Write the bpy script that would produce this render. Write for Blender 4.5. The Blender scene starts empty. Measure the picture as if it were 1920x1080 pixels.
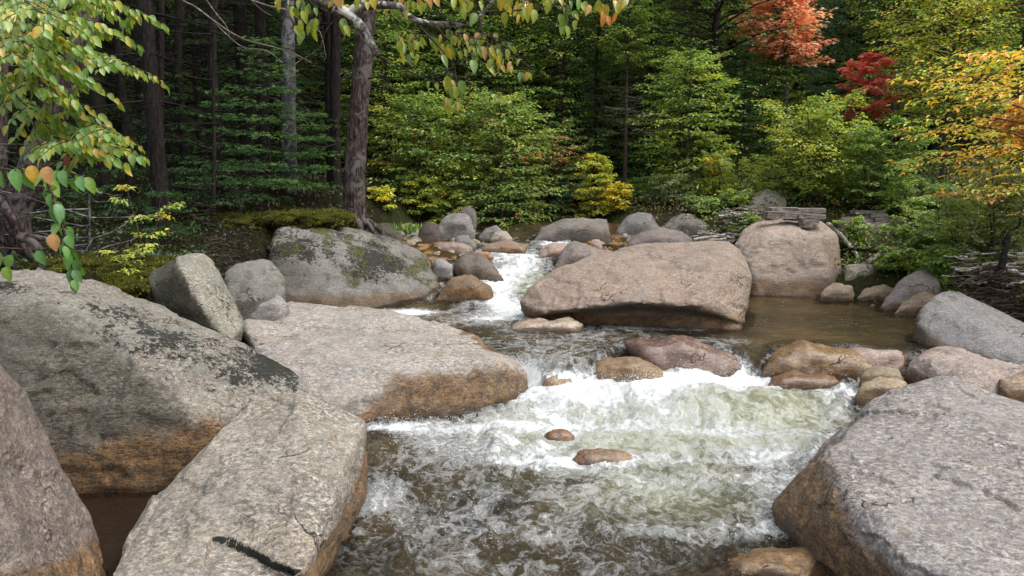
import bpy, bmesh, math, random, time
import numpy as np
from mathutils import Vector
T0 = time.time()
SC = bpy.context.scene
COL = SC.collection
R = math.radians
rng = np.random.default_rng(7)

# ------------------------------------------------------------------ camera
H, F_PX, PITCH = 2.4, 1423.0, R(8.4)
FW = np.array([0, math.cos(PITCH), -math.sin(PITCH)])
UP = np.array([0, math.sin(PITCH), math.cos(PITCH)])
CAM = np.array([0, 0, H])
cd = bpy.data.cameras.new('camera')
cam = bpy.data.objects.new('camera', cd); COL.objects.link(cam)
cam.location = (0, 0, H); cam.rotation_euler = (R(90) - PITCH, 0, 0)
cd.sensor_width = 36; cd.lens = 36 * F_PX / 1920; cd.clip_end = 1500; cd.clip_start = .05
SC.camera = cam

def ray(px, py):
    return FW + UP * ((540 - py) / F_PX) + np.array([1, 0, 0]) * ((px - 960) / F_PX)
def P(px, py, Y):                       # a photo point at distance Y up the stream
    d = ray(px, py); return CAM + d * (Y / d[1])
def proj(X, Y, Z):
    zc = Y * FW[1] + (Z - H) * FW[2]
    yc = Y * UP[1] + (Z - H) * UP[2]
    zc = np.maximum(zc, .05)
    return 960 + F_PX * X / zc, 540 - F_PX * yc / zc

# ------------------------------------------------------------------ noise
_p = np.random.default_rng(3).permutation(256).astype(np.int32); _p = np.concatenate([_p, _p])
_g = np.random.default_rng(4).normal(size=(256, 3)); _g /= np.linalg.norm(_g, axis=1)[:, None]
def noise(p):
    i = np.floor(p).astype(np.int64); f = p - i; i &= 255
    u = f * f * f * (f * (f * 6 - 15) + 10)
    out = 0
    for dx in (0, 1):
        wx = u[:, 0] if dx else 1 - u[:, 0]
        a = _p[(i[:, 0] + dx) & 255]
        for dy in (0, 1):
            wy = u[:, 1] if dy else 1 - u[:, 1]
            b = _p[a + ((i[:, 1] + dy) & 255)]
            for dz in (0, 1):
                wz_ = u[:, 2] if dz else 1 - u[:, 2]
                g = _g[_p[b + ((i[:, 2] + dz) & 255)]]
                out = out + wx * wy * wz_ * (g[:, 0] * (f[:, 0] - dx) + g[:, 1] * (f[:, 1] - dy) + g[:, 2] * (f[:, 2] - dz))
    return out * 1.5
def fbm(p, o=4, gain=.5, ridge=False):
    s = 0; a = 1
    for k in range(o):
        n = noise(p * (2.03 ** k) + 17.3 * k)
        if ridge: n = 1 - 2 * np.abs(n)
        s = s + n * a; a *= gain
    return s
def ss(x, a, b):
    t = np.clip((x - a) / (b - a), 0, 1); return t * t * (3 - 2 * t)
I = np.interp

# ------------------------------------------------------------------ lie of the land
LIP = np.array([P(px, py, 1)[:2] * 0 + (lambda d: (CAM + d * ((.42 - H) / d[2]))[:2])(ray(px, py)) for px, py in
    [(600, 690), (900, 688), (985, 682), (1050, 692), (1105, 688), (1140, 668), (1200, 655), (1290, 655), (1330, 662), (1385, 668), (1420, 668), (1450, 655), (1560, 655), (1640, 668), (1760, 672), (2100, 680)]])
def lipY(X): return I(X, LIP[:, 0], LIP[:, 1])
def water(X, Y):
    lo = I(Y, [0, 4.5, 5.5, 6.5, 7.3, 8.2], [0, 0, .03, .1, .19, .27])
    up = I(Y, [0, 8, 9.5, 10.3, 11, 12, 12.8, 13.5, 15, 18, 26, 60], [.46, .5, .53, .56, .7, .92, 1.1, 1.2, 1.32, 1.5, 2.1, 4])
    wp = ss(X, 1.2, 2.2) * (1 - ss(Y, 13.3, 14.8))
    up = up * (1 - wp) + .5 * wp
    t = ss(Y - lipY(X), -.16, .12)
    return lo * (1 - t) + up * t
def bank(X, Y):
    XL = I(Y, [0, 3, 5, 6, 7, 8.5, 10, 12, 13.5, 15, 18, 22], [-5, -4.2, -3.9, -3.6, -2.9, -2.9, -3.0, -2.6, -2.2, -1.9, -1.1, -.3])
    XR = I(Y, [0, 3, 5, 8, 10, 11.5, 12.6, 14, 16, 18, 22], [5.5, 5.2, 5.2, 5.9, 6.1, 5.8, 4.2, 2.6, 1.6, .8, .0])
    return XL - X, X - XR
def ground(X, Y):
    X = np.asarray(X, float); Y = np.asarray(Y, float)
    a, b = bank(X, Y); w = water(np.clip(X, -3, 5.5), Y)
    z = w - .5
    z = z + 1.35 * ss(a, -.5, 1.2) + .07 * np.clip(a - 1.2, 0, 60)
    z = z + .85 * ss(b, -.5, .9) + .07 * np.clip(b - .9, 0, 60)
    bar = np.maximum(ss(X, -2.6, -2.2) * ss(-X - .035 * (Y - 13), .70, .95) * ss(Y, 11.6, 12.4) , ss(X, 1.05, 1.4) * ss(-X, -4.5, -4) * ss(Y, 12.6, 13.1)) * ss(-Y, -17.5, -16)
    z = np.where(z < w + .06, z + (w + .06 - z) * bar, z)
    z = z - np.clip(w - 1.6, 0, 9) * .3
    z = z + .42 * np.clip(Y - 25, 0, 200) + .25 * np.clip(-X - 13, 0, 200) + .3 * np.clip(X - 14, 0, 200)
    sh = X.shape
    q = np.stack([X.ravel(), Y.ravel(), 0 * X.ravel()], 1)
    return z + (.12 * fbm(q * .8, 3) + .03 * fbm(q * 4, 2)).reshape(sh)
def surf(X, Y):
    return np.maximum(water(X, Y), ground(X, Y))
def hit(px, py):                         # distance at which the sight line meets water or ground
    d = ray(px, py); Ys = np.linspace(2.5, 60, 2400)
    t = Ys / d[1]; X = d[0] * t; Z = H + d[2] * t
    k = np.argmax(Z < surf(X, Ys)); return float(Ys[k]) if (Z < surf(X, Ys)).any() else 40.

# ------------------------------------------------------------------ mesh helpers
def mesh_np(name, V, faces, mat=None, attrs=None, smooth=True):
    """faces: list of int arrays (n,k)"""
    me = bpy.data.meshes.new(name)
    V = np.asarray(V, np.float32)
    faces = [np.asarray(f, np.int32) for f in faces if len(f)]
    me.vertices.add(len(V)); me.vertices.foreach_set('co', V.ravel())
    nl = sum(f.size for f in faces); npz = sum(len(f) for f in faces)
    me.loops.add(nl); me.polygons.add(npz)
    me.loops.foreach_set('vertex_index', np.concatenate([f.ravel() for f in faces]))
    tot = np.concatenate([np.full(len(f), f.shape[1]) for f in faces]); st = np.concatenate([[0], np.cumsum(tot)[:-1]])
    me.polygons.foreach_set('loop_start', st.astype(np.int32)); me.polygons.foreach_set('loop_total', tot.astype(np.int32))
    me.polygons.foreach_set('use_smooth', np.full(npz, smooth))
    me.update(calc_edges=True)
    for k, a in (attrs or {}).items():
        a = np.asarray(a, np.float32)
        if a.ndim == 2:
            if a.shape[1] == 3: a = np.concatenate([a, np.ones((len(a), 1), np.float32)], 1)
            at = me.attributes.new(k, 'FLOAT_COLOR', 'POINT'); at.data.foreach_set('color', a.ravel())
        else:
            at = me.attributes.new(k, 'FLOAT', 'POINT'); at.data.foreach_set('value', a)
    if mat: me.materials.append(mat)
    return me
def link(name, me, parent=None, loc=None):
    o = bpy.data.objects.new(name, me); COL.objects.link(o)
    if parent: o.parent = parent
    if loc is not None: o.location = loc
    return o
def tag(o, label=None, cat=None, group=None, kind=None):
    for k, v in (('label', label), ('category', cat), ('group', group), ('kind', kind)):
        if v: o[k] = v
    return o
def thing(name, label, cat, loc=(0, 0, 0), rz=0, group=None):
    o = bpy.data.objects.new(name, None); COL.objects.link(o)
    o.location = loc; o.rotation_euler = (0, 0, rz); o.empty_display_size = .2
    return tag(o, label, cat, group)

# tubes ------------------------------------------------------------
class Tubes:
    def __init__(s): s.V = []; s.Fq = []; s.n = 0
    def add(s, pts, rad, sides=5, rough=0.):
        pts = np.asarray(pts, float); n = len(pts); rad = np.broadcast_to(np.asarray(rad, float), (n,))
        t = np.gradient(pts, axis=0); t /= np.linalg.norm(t, axis=1)[:, None] + 1e-9
        ref = np.array([0, 0, 1.]) if abs(t[0, 2]) < .8 else np.array([1., 0, 0])
        u = np.cross(t, ref); u /= np.linalg.norm(u, axis=1)[:, None] + 1e-9
        v = np.cross(t, u)
        a = np.arange(sides) * 2 * math.pi / sides
        ring = u[:, None, :] * np.cos(a)[None, :, None] + v[:, None, :] * np.sin(a)[None, :, None]
        r = rad[:, None, None]
        if rough:
            q = (pts[:, None, :] + ring * rad[:, None, None]).reshape(-1, 3)
            r = r * (1 + rough * fbm(q * (np.array([3, 3, 1.]) / max(rad[0], .01) * .35), 3).reshape(n, sides, 1))
        V = pts[:, None, :] + ring * r
        s.V.append(V.reshape(-1, 3))
        i = np.arange(n - 1)[:, None] * sides + np.arange(sides)[None, :]
        j = np.arange(n - 1)[:, None] * sides + (np.arange(sides)[None, :] + 1) % sides
        q = np.stack([i, j, j + sides, i + sides], -1).reshape(-1, 4) + s.n
        s.Fq.append(q); s.n += n * sides
    def mesh(s, name, mat): return mesh_np(name, np.concatenate(s.V), [np.concatenate(s.Fq)], mat)
def curve(pts, n=10):
    """smooth Catmull-Rom through pts"""
    p = np.asarray(pts, float); p = np.vstack([2 * p[0] - p[1], p, 2 * p[-1] - p[-2]])
    out = []
    for k in range(1, len(p) - 2):
        t = np.linspace(0, 1, n, endpoint=False)[:, None]
        a, b, c, d = p[k - 1], p[k], p[k + 1], p[k + 2]
        out.append(.5 * (2 * b + (c - a) * t + (2 * a - 5 * b + 4 * c - d) * t ** 2 + (3 * b - a - 3 * c + d) * t ** 3))
    out.append(p[-2][None]); return np.vstack(out)

# leaves -----------------------------------------------------------
FAR = (np.array([[0, 0, 0], [.42, .5, .10], [1, 0, -.12], [.42, -.5, .10]]), np.array([[0, 1, 2], [0, 2, 3]]))
_u = [0, .08, .22, .42, .62, .8, .92, 1.0]; _w = [0, .26, .44, .5, .42, .25, .11, 0]
_v = []
for u, w in zip(_u, _w): _v += [[u, w, w * .22 - u * u * .22], [u, 0, -u * u * .22], [u, -w, w * .22 - u * u * .22]]
_f = []
for k in range(7): _f += [[3 * k, 3 * k + 1, 3 * k + 4, 3 * k + 3], [3 * k + 1, 3 * k + 2, 3 * k + 5, 3 * k + 4]]
NEAR = (np.array(_v), np.array(_f))
MIDT = (np.array([[0, 0, 0], [.3, .46, .1], [.68, .36, .02], [1, 0, -.2], [.68, -.36, .02], [.3, -.46, .1], [.5, 0, -.05]]),
        np.array([[0, 6, 1], [1, 6, 2], [2, 6, 3], [3, 6, 4], [4, 6, 5], [5, 6, 0]]))
MAPLE = (np.array([[0, 0, 0], [.1, .5, .05], [.38, .28, .02], [.62, .6, .02], [.66, .2, 0], [1, 0, -.12], [.66, -.2, 0], [.62, -.6, .02], [.38, -.28, .02], [.1, -.5, .05]]),
         np.array([[0, 1, 2, 2], [0, 2, 4, 4], [2, 3, 4, 4], [0, 4, 5, 5], [0, 5, 6, 6], [6, 7, 8, 8], [0, 6, 8, 8], [0, 8, 9, 9]])[:, :3])
class Leaves:
    def __init__(s): s.c = []; s.d = []; s.n = []; s.l = []; s.w = []; s.col = []
    def add(s, c, d, n, l, w, col):
        s.c.append(c); s.d.append(d); s.n.append(n); s.l.append(l); s.w.append(w); s.col.append(col)
    def mesh(s, name, mat, tpl=FAR):
        c, d, n, l, w, col = [np.concatenate(x) for x in (s.c, s.d, s.n, s.l, s.w, s.col)]
        d = d / (np.linalg.norm(d, axis=1)[:, None] + 1e-9)
        b = np.cross(n, d); b /= np.linalg.norm(b, axis=1)[:, None] + 1e-9
        n = np.cross(d, b)
        tv, tf = tpl; k = len(tv)
        V = c[:, None] + d[:, None] * (tv[None, :, 0:1] * l[:, None, None]) + b[:, None] * (tv[None, :, 1:2] * w[:, None, None]) + n[:, None] * (tv[None, :, 2:3] * l[:, None, None])
        Fc = (tf[None] + (np.arange(len(c)) * k)[:, None, None]).reshape(-1, tf.shape[1])
        C = np.repeat(col, k, axis=0)
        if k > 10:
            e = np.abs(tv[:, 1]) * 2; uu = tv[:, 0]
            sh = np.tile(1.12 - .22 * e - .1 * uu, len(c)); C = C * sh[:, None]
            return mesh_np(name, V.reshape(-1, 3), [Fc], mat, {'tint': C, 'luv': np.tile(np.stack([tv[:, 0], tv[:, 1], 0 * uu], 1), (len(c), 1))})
        return mesh_np(name, V.reshape(-1, 3), [Fc], mat, {'tint': C}, smooth=False)

# ------------------------------------------------------------------ node helpers
def mat(name):
    m = bpy.data.materials.new(name); m.use_nodes = True; m.node_tree.nodes.clear(); return m
class NT:
    def __init__(s, m): s.t = m.node_tree
    def n(s, typ, **kw):
        nd = s.t.nodes.new(typ)
        for k, v in kw.items():
            if k == 'inp':
                for a, b in v.items():
                    if isinstance(b, bpy.types.NodeSocket): s.t.links.new(b, nd.inputs[a])
                    else: nd.inputs[a].default_value = b
            else: setattr(nd, k, v)
        return nd
    def math(s, op, a, b=0., c=0., clamp=False):
        nd = s.t.nodes.new('ShaderNodeMath'); nd.operation = op; nd.use_clamp = clamp
        for i, x in enumerate((a, b, c)):
            if isinstance(x, bpy.types.NodeSocket): s.t.links.new(x, nd.inputs[i])
            else: nd.inputs[i].default_value = x
        return nd.outputs[0]
    def mix(s, f, a, b, typ='MIX'):
        nd = s.t.nodes.new('ShaderNodeMix'); nd.data_type = 'RGBA'; nd.blend_type = typ
        for i, x in ((0, f), (6, a), (7, b)):
            if isinstance(x, bpy.types.NodeSocket): s.t.links.new(x, nd.inputs[i])
            else: nd.inputs[i].default_value = x if i == 0 else (*x, 1)[:4]
        return nd.outputs[2]
    def noise(s, vec, scale, detail=4, rough=.55, dist=0):
        return s.n('ShaderNodeTexNoise', inp={'Vector': vec, 'Scale': scale, 'Detail': detail, 'Roughness': rough, 'Distortion': dist}).outputs['Fac']
    def step(s, x, a, b):
        nd = s.t.nodes.new('ShaderNodeMapRange'); nd.interpolation_type = 'SMOOTHSTEP'
        for i, v in ((0, x), (1, a), (2, b)):
            if isinstance(v, bpy.types.NodeSocket): s.t.links.new(v, nd.inputs[i])
            else: nd.inputs[i].default_value = v
        nd.inputs[3].default_value = 0; nd.inputs[4].default_value = 1
        return nd.outputs[0]
    def attr(s, name, out='Fac'): return s.n('ShaderNodeAttribute', attribute_name=name).outputs[out]
    def bump(s, h, dist, strength=1., nrm=None):
        i = {'Height': h, 'Distance': dist, 'Strength': strength}
        if nrm is not None: i['Normal'] = nrm
        return s.n('ShaderNodeBump', inp=i).outputs[0]
    def out(s, sh): s.t.links.new(sh, s.n('ShaderNodeOutputMaterial').inputs[0])
    def vec(s, scale=(1, 1, 1), rot=(0, 0, 0), kind='Object'):
        tc = s.n('ShaderNodeTexCoord').outputs[kind]
        return s.n('ShaderNodeMapping', inp={'Vector': tc, 'Scale': scale, 'Rotation': rot}).outputs[0]

# ------------------------------------------------------------------ materials
def rock_material():
    m = mat('granite'); t = NT(m)
    v = t.vec(); vs = t.vec((1, 1, 2.6), (R(12), R(-8), 0)); vg = t.vec((.9, 1.2, 1.9), (R(6), R(-7), R(15)))
    tone = t.mix(1., t.attr('tone', 'Color'), (.86, .865, .875), 'MULTIPLY')
    big = t.noise(vs, 1.3, 5, .6, .6); mid = t.noise(vs, 6, 6, .65, .4); grain = t.noise(vg, 26, 5, .75, .5)
    fine = t.noise(v, 85, 3, .7); spk = t.n('ShaderNodeTexVoronoi', inp={'Vector': v, 'Scale': 95.}).outputs['Color']
    spkv = t.n('ShaderNodeSeparateColor', inp={0: spk}).outputs[0]
    c = t.mix(t.step(big, .3, .7), t.mix(1., tone, (.72, .72, .74), 'MULTIPLY'), t.mix(1., tone, (1.2, 1.14, 1.08), 'MULTIPLY'))
    pinkf = t.step(t.noise(v, 2.1, 4, .6), .48, .7)
    c = t.mix(t.math('MULTIPLY', pinkf, .6), c, t.mix(1., tone, (1.12, .86, .64), 'MULTIPLY'))
    c = t.mix(t.math('MULTIPLY', t.step(t.noise(v, 11, 5, .7), .46, .60), .55), c, t.mix(1., tone, (1.15, .93, .70), 'MULTIPLY'))
    c = t.mix(t.math('MULTIPLY', t.step(t.noise(v, 4.3, 5, .7), .52, .62), .45), c, t.mix(1., tone, (.88, .95, 1.0), 'MULTIPLY'))
    c = t.mix(t.math('MULTIPLY', t.step(mid, .45, .6), .45), c, t.mix(1., tone, (1.45, 1.42, 1.4), 'MULTIPLY'))
    gm = t.math('ADD', .5, t.math('MULTIPLY', t.step(t.noise(v, 1.7, 4, .6), .38, .64), .42))
    blot = t.math('MULTIPLY', t.step(t.noise(t.vec((1, 1, .45)), 2.6, 7, .68, .8), .50, .62), .5)
    c = t.mix(blot, c, t.mix(1., c, (.50, .47, .44), 'MULTIPLY'))
    gm = t.math('MULTIPLY', gm, t.attr('gr'))
    # mineral grain: dark and pale crystals drawn out along the foliation
    c = t.mix(t.math('MULTIPLY', t.step(grain, .50, .40), gm), c, t.mix(1., tone, (.28, .26, .27), 'MULTIPLY'))
    c = t.mix(t.math('MULTIPLY', t.step(grain, .53, .61), gm), c, t.mix(1., tone, (2.05, 2.05, 2.08), 'MULTIPLY'))
    c = t.mix(t.math('MULTIPLY', t.step(spkv, .72, .85), .45), c, t.mix(1., tone, (.35, .33, .33), 'MULTIPLY'))
    c = t.mix(t.math('MULTIPLY', t.step(fine, .52, .62), .5), c, t.mix(1., tone, (1.5, 1.45, 1.4), 'MULTIPLY'))
    # grey-green lichen film and black crust lichen; the crust also paints the slab hollow's shade
    li = t.attr('lichen'); n1 = t.noise(v, 5.5, 7, .74, .2); n2 = t.noise(v, 30, 5, .75, .4); n3 = t.noise(v, 1.1, 3, .5)
    film = t.math('MULTIPLY', t.step(t.noise(v, 7, 5, .7), .46, .6), t.math('MULTIPLY', li, .38))
    c = t.mix(film, c, (.26, .28, .23))
    pat = t.math('ADD', t.math('MULTIPLY', n1, .46), t.math('MULTIPLY', n2, .54))
    pat = t.math('ADD', pat, t.math('MULTIPLY', t.math('SUBTRACT', n3, .5), .5))
    thr = t.math('SUBTRACT', .70, t.math('MULTIPLY', li, .19))
    blk = t.math('MULTIPLY', t.step(pat, thr, t.math('ADD', thr, .02)), t.step(li, .02, .3))
    c = t.mix(t.math('MULTIPLY', blk, .93), c, (.010, .011, .008))
    dk = t.attr('dark'); c = t.mix(dk, c, t.mix(1., c, (.32, .32, .27), 'MULTIPLY'))  # painted shade on steep, under and turned-away faces
    # tide stain: amber / rust band over the water line, nearly black right at it
    h = t.attr('hw'); sh = t.attr('stain')
    hh = t.math('ADD', h, t.math('MULTIPLY', t.math('SUBTRACT', t.noise(t.vec((1, 1, .5)), 3.2, 7, .72), .5), t.math('MULTIPLY', sh, 1.5)))
    st = t.math('MULTIPLY', t.step(hh, sh, t.math('MULTIPLY', sh, .5)), t.step(sh, .0, .02))
    amb = t.mix(t.step(t.noise(v, 9, 6, .7), .36, .66), (.07, .04, .017), (.30, .155, .05))
    amb = t.mix(t.math('MULTIPLY', t.step(grain, .55, .38), .75), amb, (.035, .022, .012))
    amb = t.mix(t.math('MULTIPLY', t.step(t.noise(v, 38, 4, .7), .56, .62), .7), amb, (.025, .016, .010)); amb = t.mix(t.math('MULTIPLY', t.step(fine, .54, .62), .4), amb, (.42, .27, .13))
    rnd_ = t.n('ShaderNodeObjectInfo').outputs['Random']
    amb = t.mix(t.math('MULTIPLY', t.step(rnd_, .3, 1.), t.math('MULTIPLY', t.attr('plain'), .6)), amb, t.mix(1., tone, (.55, .46, .36), 'MULTIPLY'))
    c = t.mix(t.math('MULTIPLY', st, .82), c, amb)
    wl = t.step(h, .075, .0)
    c = t.mix(t.math('MULTIPLY', wl, .7), c, t.mix(1., c, (.32, .28, .22), 'MULTIPLY'))
    # moss
    mo = t.attr('moss'); mn = t.step(t.math('ADD', t.noise(v, 3.5, 6, .65), t.math('MULTIPLY', mo, .5)), .66, .78)
    mosc = t.mix(t.step(t.noise(v, 22, 4, .7), .35, .65), (.022, .026, .008), (.10, .11, .022))
    mf = t.math('MULTIPLY', mn, t.step(mo, .02, .2)); c = t.mix(mf, c, mosc)
    crack = t.n('ShaderNodeTexVoronoi', feature='DISTANCE_TO_EDGE', inp={'Vector': t.n('ShaderNodeMapping', inp={'Vector': t.n('ShaderNodeVectorMath', operation='ADD', inp={0: v, 1: t.n('ShaderNodeTexNoise', inp={'Vector': v, 'Scale': 1.7, 'Detail': 4.}).outputs['Color']}).outputs[0], 'Scale': (.5, .8, 1.6)}).outputs[0], 'Scale': 1.0}).outputs['Distance']
    ck = t.math('MULTIPLY', t.step(crack, .006, .0), t.step(t.noise(v, 1.7, 2, .5), .52, .6))
    c = t.mix(t.math('MULTIPLY', ck, .75), c, (.03, .026, .02))
    wet = t.attr('wet')
    ro = t.math('SUBTRACT', .86, t.math('MULTIPLY', t.math('MAXIMUM', wet, wl), .60))
    ro = t.math('MAXIMUM', t.math('ADD', ro, t.math('MULTIPLY', t.math('SUBTRACT', mid, .5), .9)), .2)
    hgt = t.math('ADD', t.math('MULTIPLY', mid, .5), t.math('ADD', t.math('MULTIPLY', grain, .22), t.math('MULTIPLY', fine, .08)))
    hgt = t.math('ADD', hgt, t.math('ADD', t.math('MULTIPLY', mf, .5), t.math('MULTIPLY', ck, -.6)))
    b = t.n('ShaderNodeBump', inp={'Height': hgt, 'Distance': .05, 'Strength': t.math('SUBTRACT', 1., t.math('MULTIPLY', wet, .3))}).outputs[0]
    bs = t.n('ShaderNodeBsdfPrincipled', inp={'Base Color': c, 'Roughness': ro, 'Normal': b, 'Specular IOR Level': t.math('ADD', .4, t.math('MULTIPLY', wet, .5))})
    t.out(bs.outputs[0]); return m
ROCK = rock_material()

def leaf_material(name, gloss=.08, trans=.3, near=False, boost=1.):
    m = mat(name); t = NT(m); c = t.attr('tint', 'Color')
    v = t.vec()
    if near:
        c = t.mix(t.step(t.noise(v, 60, 4, .6), .35, .7), t.mix(1., c, (.72, .8, .8), 'MULTIPLY'), c)
        luv = t.n('ShaderNodeSeparateXYZ', inp={0: t.attr('luv', 'Vector')})
        ay = t.math('ABSOLUTE', luv.outputs[1])
        wv = t.math('SINE', t.math('MULTIPLY', t.math('SUBTRACT', luv.outputs[0], t.math('MULTIPLY', ay, .7)), 62.))
        vein = t.math('MAXIMUM', t.step(wv, .8, 1.), t.step(ay, .035, .0))
        c = t.mix(t.math('MULTIPLY', vein, .35), c, t.mix(1., c, (1.5, 1.4, 1.2), 'MULTIPLY'))
        edge = t.math('MULTIPLY', t.step(ay, .3, .5), t.step(t.noise(v, 25, 3, .6), .60, .68))
        c = t.mix(edge, c, (.16, .07, .02))
    else:
        c = t.mix(t.noise(v, 1.3, 3, .5), t.mix(1., c, (.72, .74, .8), 'MULTIPLY'), t.mix(1., c, (1.28, 1.22, 1.15), 'MULTIPLY'))
    c = t.mix(1., c, (boost, boost, boost), 'MULTIPLY')
    d = t.n('ShaderNodeBsdfDiffuse', inp={0: c}).outputs[0]
    tr = t.n('ShaderNodeBsdfTranslucent', inp={0: t.mix(1., c, (1.5, 1.45, .7), 'MULTIPLY')}).outputs[0]
    g = t.n('ShaderNodeBsdfGlossy', inp={0: (.9, .95, 1, 1), 'Roughness': .42}).outputs[0]
    s = t.n('ShaderNodeMixShader', inp={0: trans, 1: d, 2: tr}).outputs[0]
    lw = t.math('MULTIPLY', t.n('ShaderNodeLayerWeight', inp={0: .35}).outputs[1], gloss * 2)
    lw = t.math('ADD', lw, gloss * .35)
    t.out(t.n('ShaderNodeMixShader', inp={0: lw, 1: s, 2: g}).outputs[0]); return m
LEAF = leaf_material('leaf', .05, .36, boost=2.35)
NEEDLE = leaf_material('needle', .03, .22, boost=2.4)
NEARLEAF = leaf_material('near_leaf', .08, .38, True, 1.3)

def bark_material(name, a, b, scale=(14, 14, 3), patch=None, bump=.02):
    m = mat(name); t = NT(m); v = t.vec(scale); vo = t.vec()
    n = t.noise(v, 1., 6, .7, .8); r = t.n('ShaderNodeTexVoronoi', inp={'Vector': v, 'Scale': 1.6}).outputs['Distance']
    f = t.step(t.math('ADD', n, t.math('MULTIPLY', r, -.35)), .2, .6)
    c = t.mix(f, a, b)
    c = t.mix(t.step(t.noise(vo, 30, 4, .7), .45, .7), c, t.mix(1., c, (1.35, 1.3, 1.3), 'MULTIPLY'))
    if patch:
        c = t.mix(t.step(t.noise(vo, patch[1], 5, .65, .5), .5, .58), c, patch[0])
        c = t.mix(t.math('MULTIPLY', t.step(t.noise(vo, patch[1] * 2.3, 5, .7), .6, .66), .6), c, (.03, .028, .025))
    t.out(t.n('ShaderNodeBsdfPrincipled', inp={'Base Color': c, 'Roughness': .9, 'Normal': t.bump(n, bump, .9), 'Specular IOR Level': .2}).outputs[0]); return m
BARK = bark_material('spruce_bark', (.022, .016, .015), (.13, .098, .09), (22, 22, 5), ((.12, .105, .098), 5.), .03)
DARKBARK = bark_material('dark_bark', (.010, .008, .007), (.034, .027, .023), (20, 20, 5))
GREYBARK = bark_material('grey_bark', (.04, .04, .042), (.13, .125, .125), (8, 8, 14), ((.19, .19, .19), 6.))
LICHBARK = bark_material('lichen_bark', (.05, .045, .042), (.22, .2, .19), (16, 16, 16), ((.5, .5, .47), 17.))
TWIG = bark_material('twig_bark', (.05, .036, .028), (.12, .09, .07), (20, 20, 20))
DEAD = bark_material('dead_wood', (.13, .11, .095), (.38, .34, .31), (5, 5, 30))
TIMBER = bark_material('timber', (.10, .085, .075), (.50, .45, .40), (3, 26, 26), ((.25, .22, .2), 5.), .02)
DRIFT = bark_material('driftwood', (.2, .18, .16), (.55, .50, .46), (12, 12, 4))
WETWOOD = bark_material('wet_wood', (.008, .008, .009), (.04, .04, .045), (9, 9, 9))

def ground_material():
    m = mat('forest_floor'); t = NT(m); v = t.vec()
    n = t.noise(v, 1.1, 6, .65); n2 = t.noise(v, 14, 6, .7); n3 = t.noise(v, 50, 4, .7)
    c = t.mix(t.step(n2, .35, .65), (.014, .010, .006), (.055, .038, .02))
    c = t.mix(t.step(n3, .6, .72), c, (.12, .07, .025))
    c = t.mix(t.math('MULTIPLY', t.step(n, .42, .6), .8), c, t.mix(t.step(n2, .4, .7), (.02, .03, .008), (.06, .07, .015)))
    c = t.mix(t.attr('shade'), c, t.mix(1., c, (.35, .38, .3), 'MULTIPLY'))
    bed = t.attr('bed'); pb = t.n('ShaderNodeTexVoronoi', inp={'Vector': v, 'Scale': 4.5}).outputs['Distance']
    bc = t.mix(t.step(t.noise(v, 5, 4, .6), .35, .65), (.10, .06, .022), (.34, .21, .08))
    bc = t.mix(t.step(pb, .35, .65), bc, (.05, .03, .012))
    c = t.mix(bed, c, bc)
    t.out(t.n('ShaderNodeBsdfPrincipled', inp={'Base Color': c, 'Roughness': .95, 'Normal': t.bump(n2, .05, .8), 'Specular IOR Level': .15}).outputs[0]); return m
def moss_material():
    m = mat('moss'); t = NT(m); v = t.vec(); n = t.noise(v, 6, 6, .7); n2 = t.noise(v, 60, 5, .8)
    c = t.mix(t.step(n, .35, .65), (.028, .030, .008), (.13, .135, .018)); c = t.mix(t.step(n2, .35, .65), t.mix(1., c, (.45, .45, .45), 'MULTIPLY'), c)
    t.out(t.n('ShaderNodeBsdfPrincipled', inp={'Base Color': c, 'Roughness': 1., 'Normal': t.bump(t.math('ADD', n, n2), .05, 1.), 'Specular IOR Level': .1}).outputs[0]); return m
MOSS = moss_material()

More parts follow.
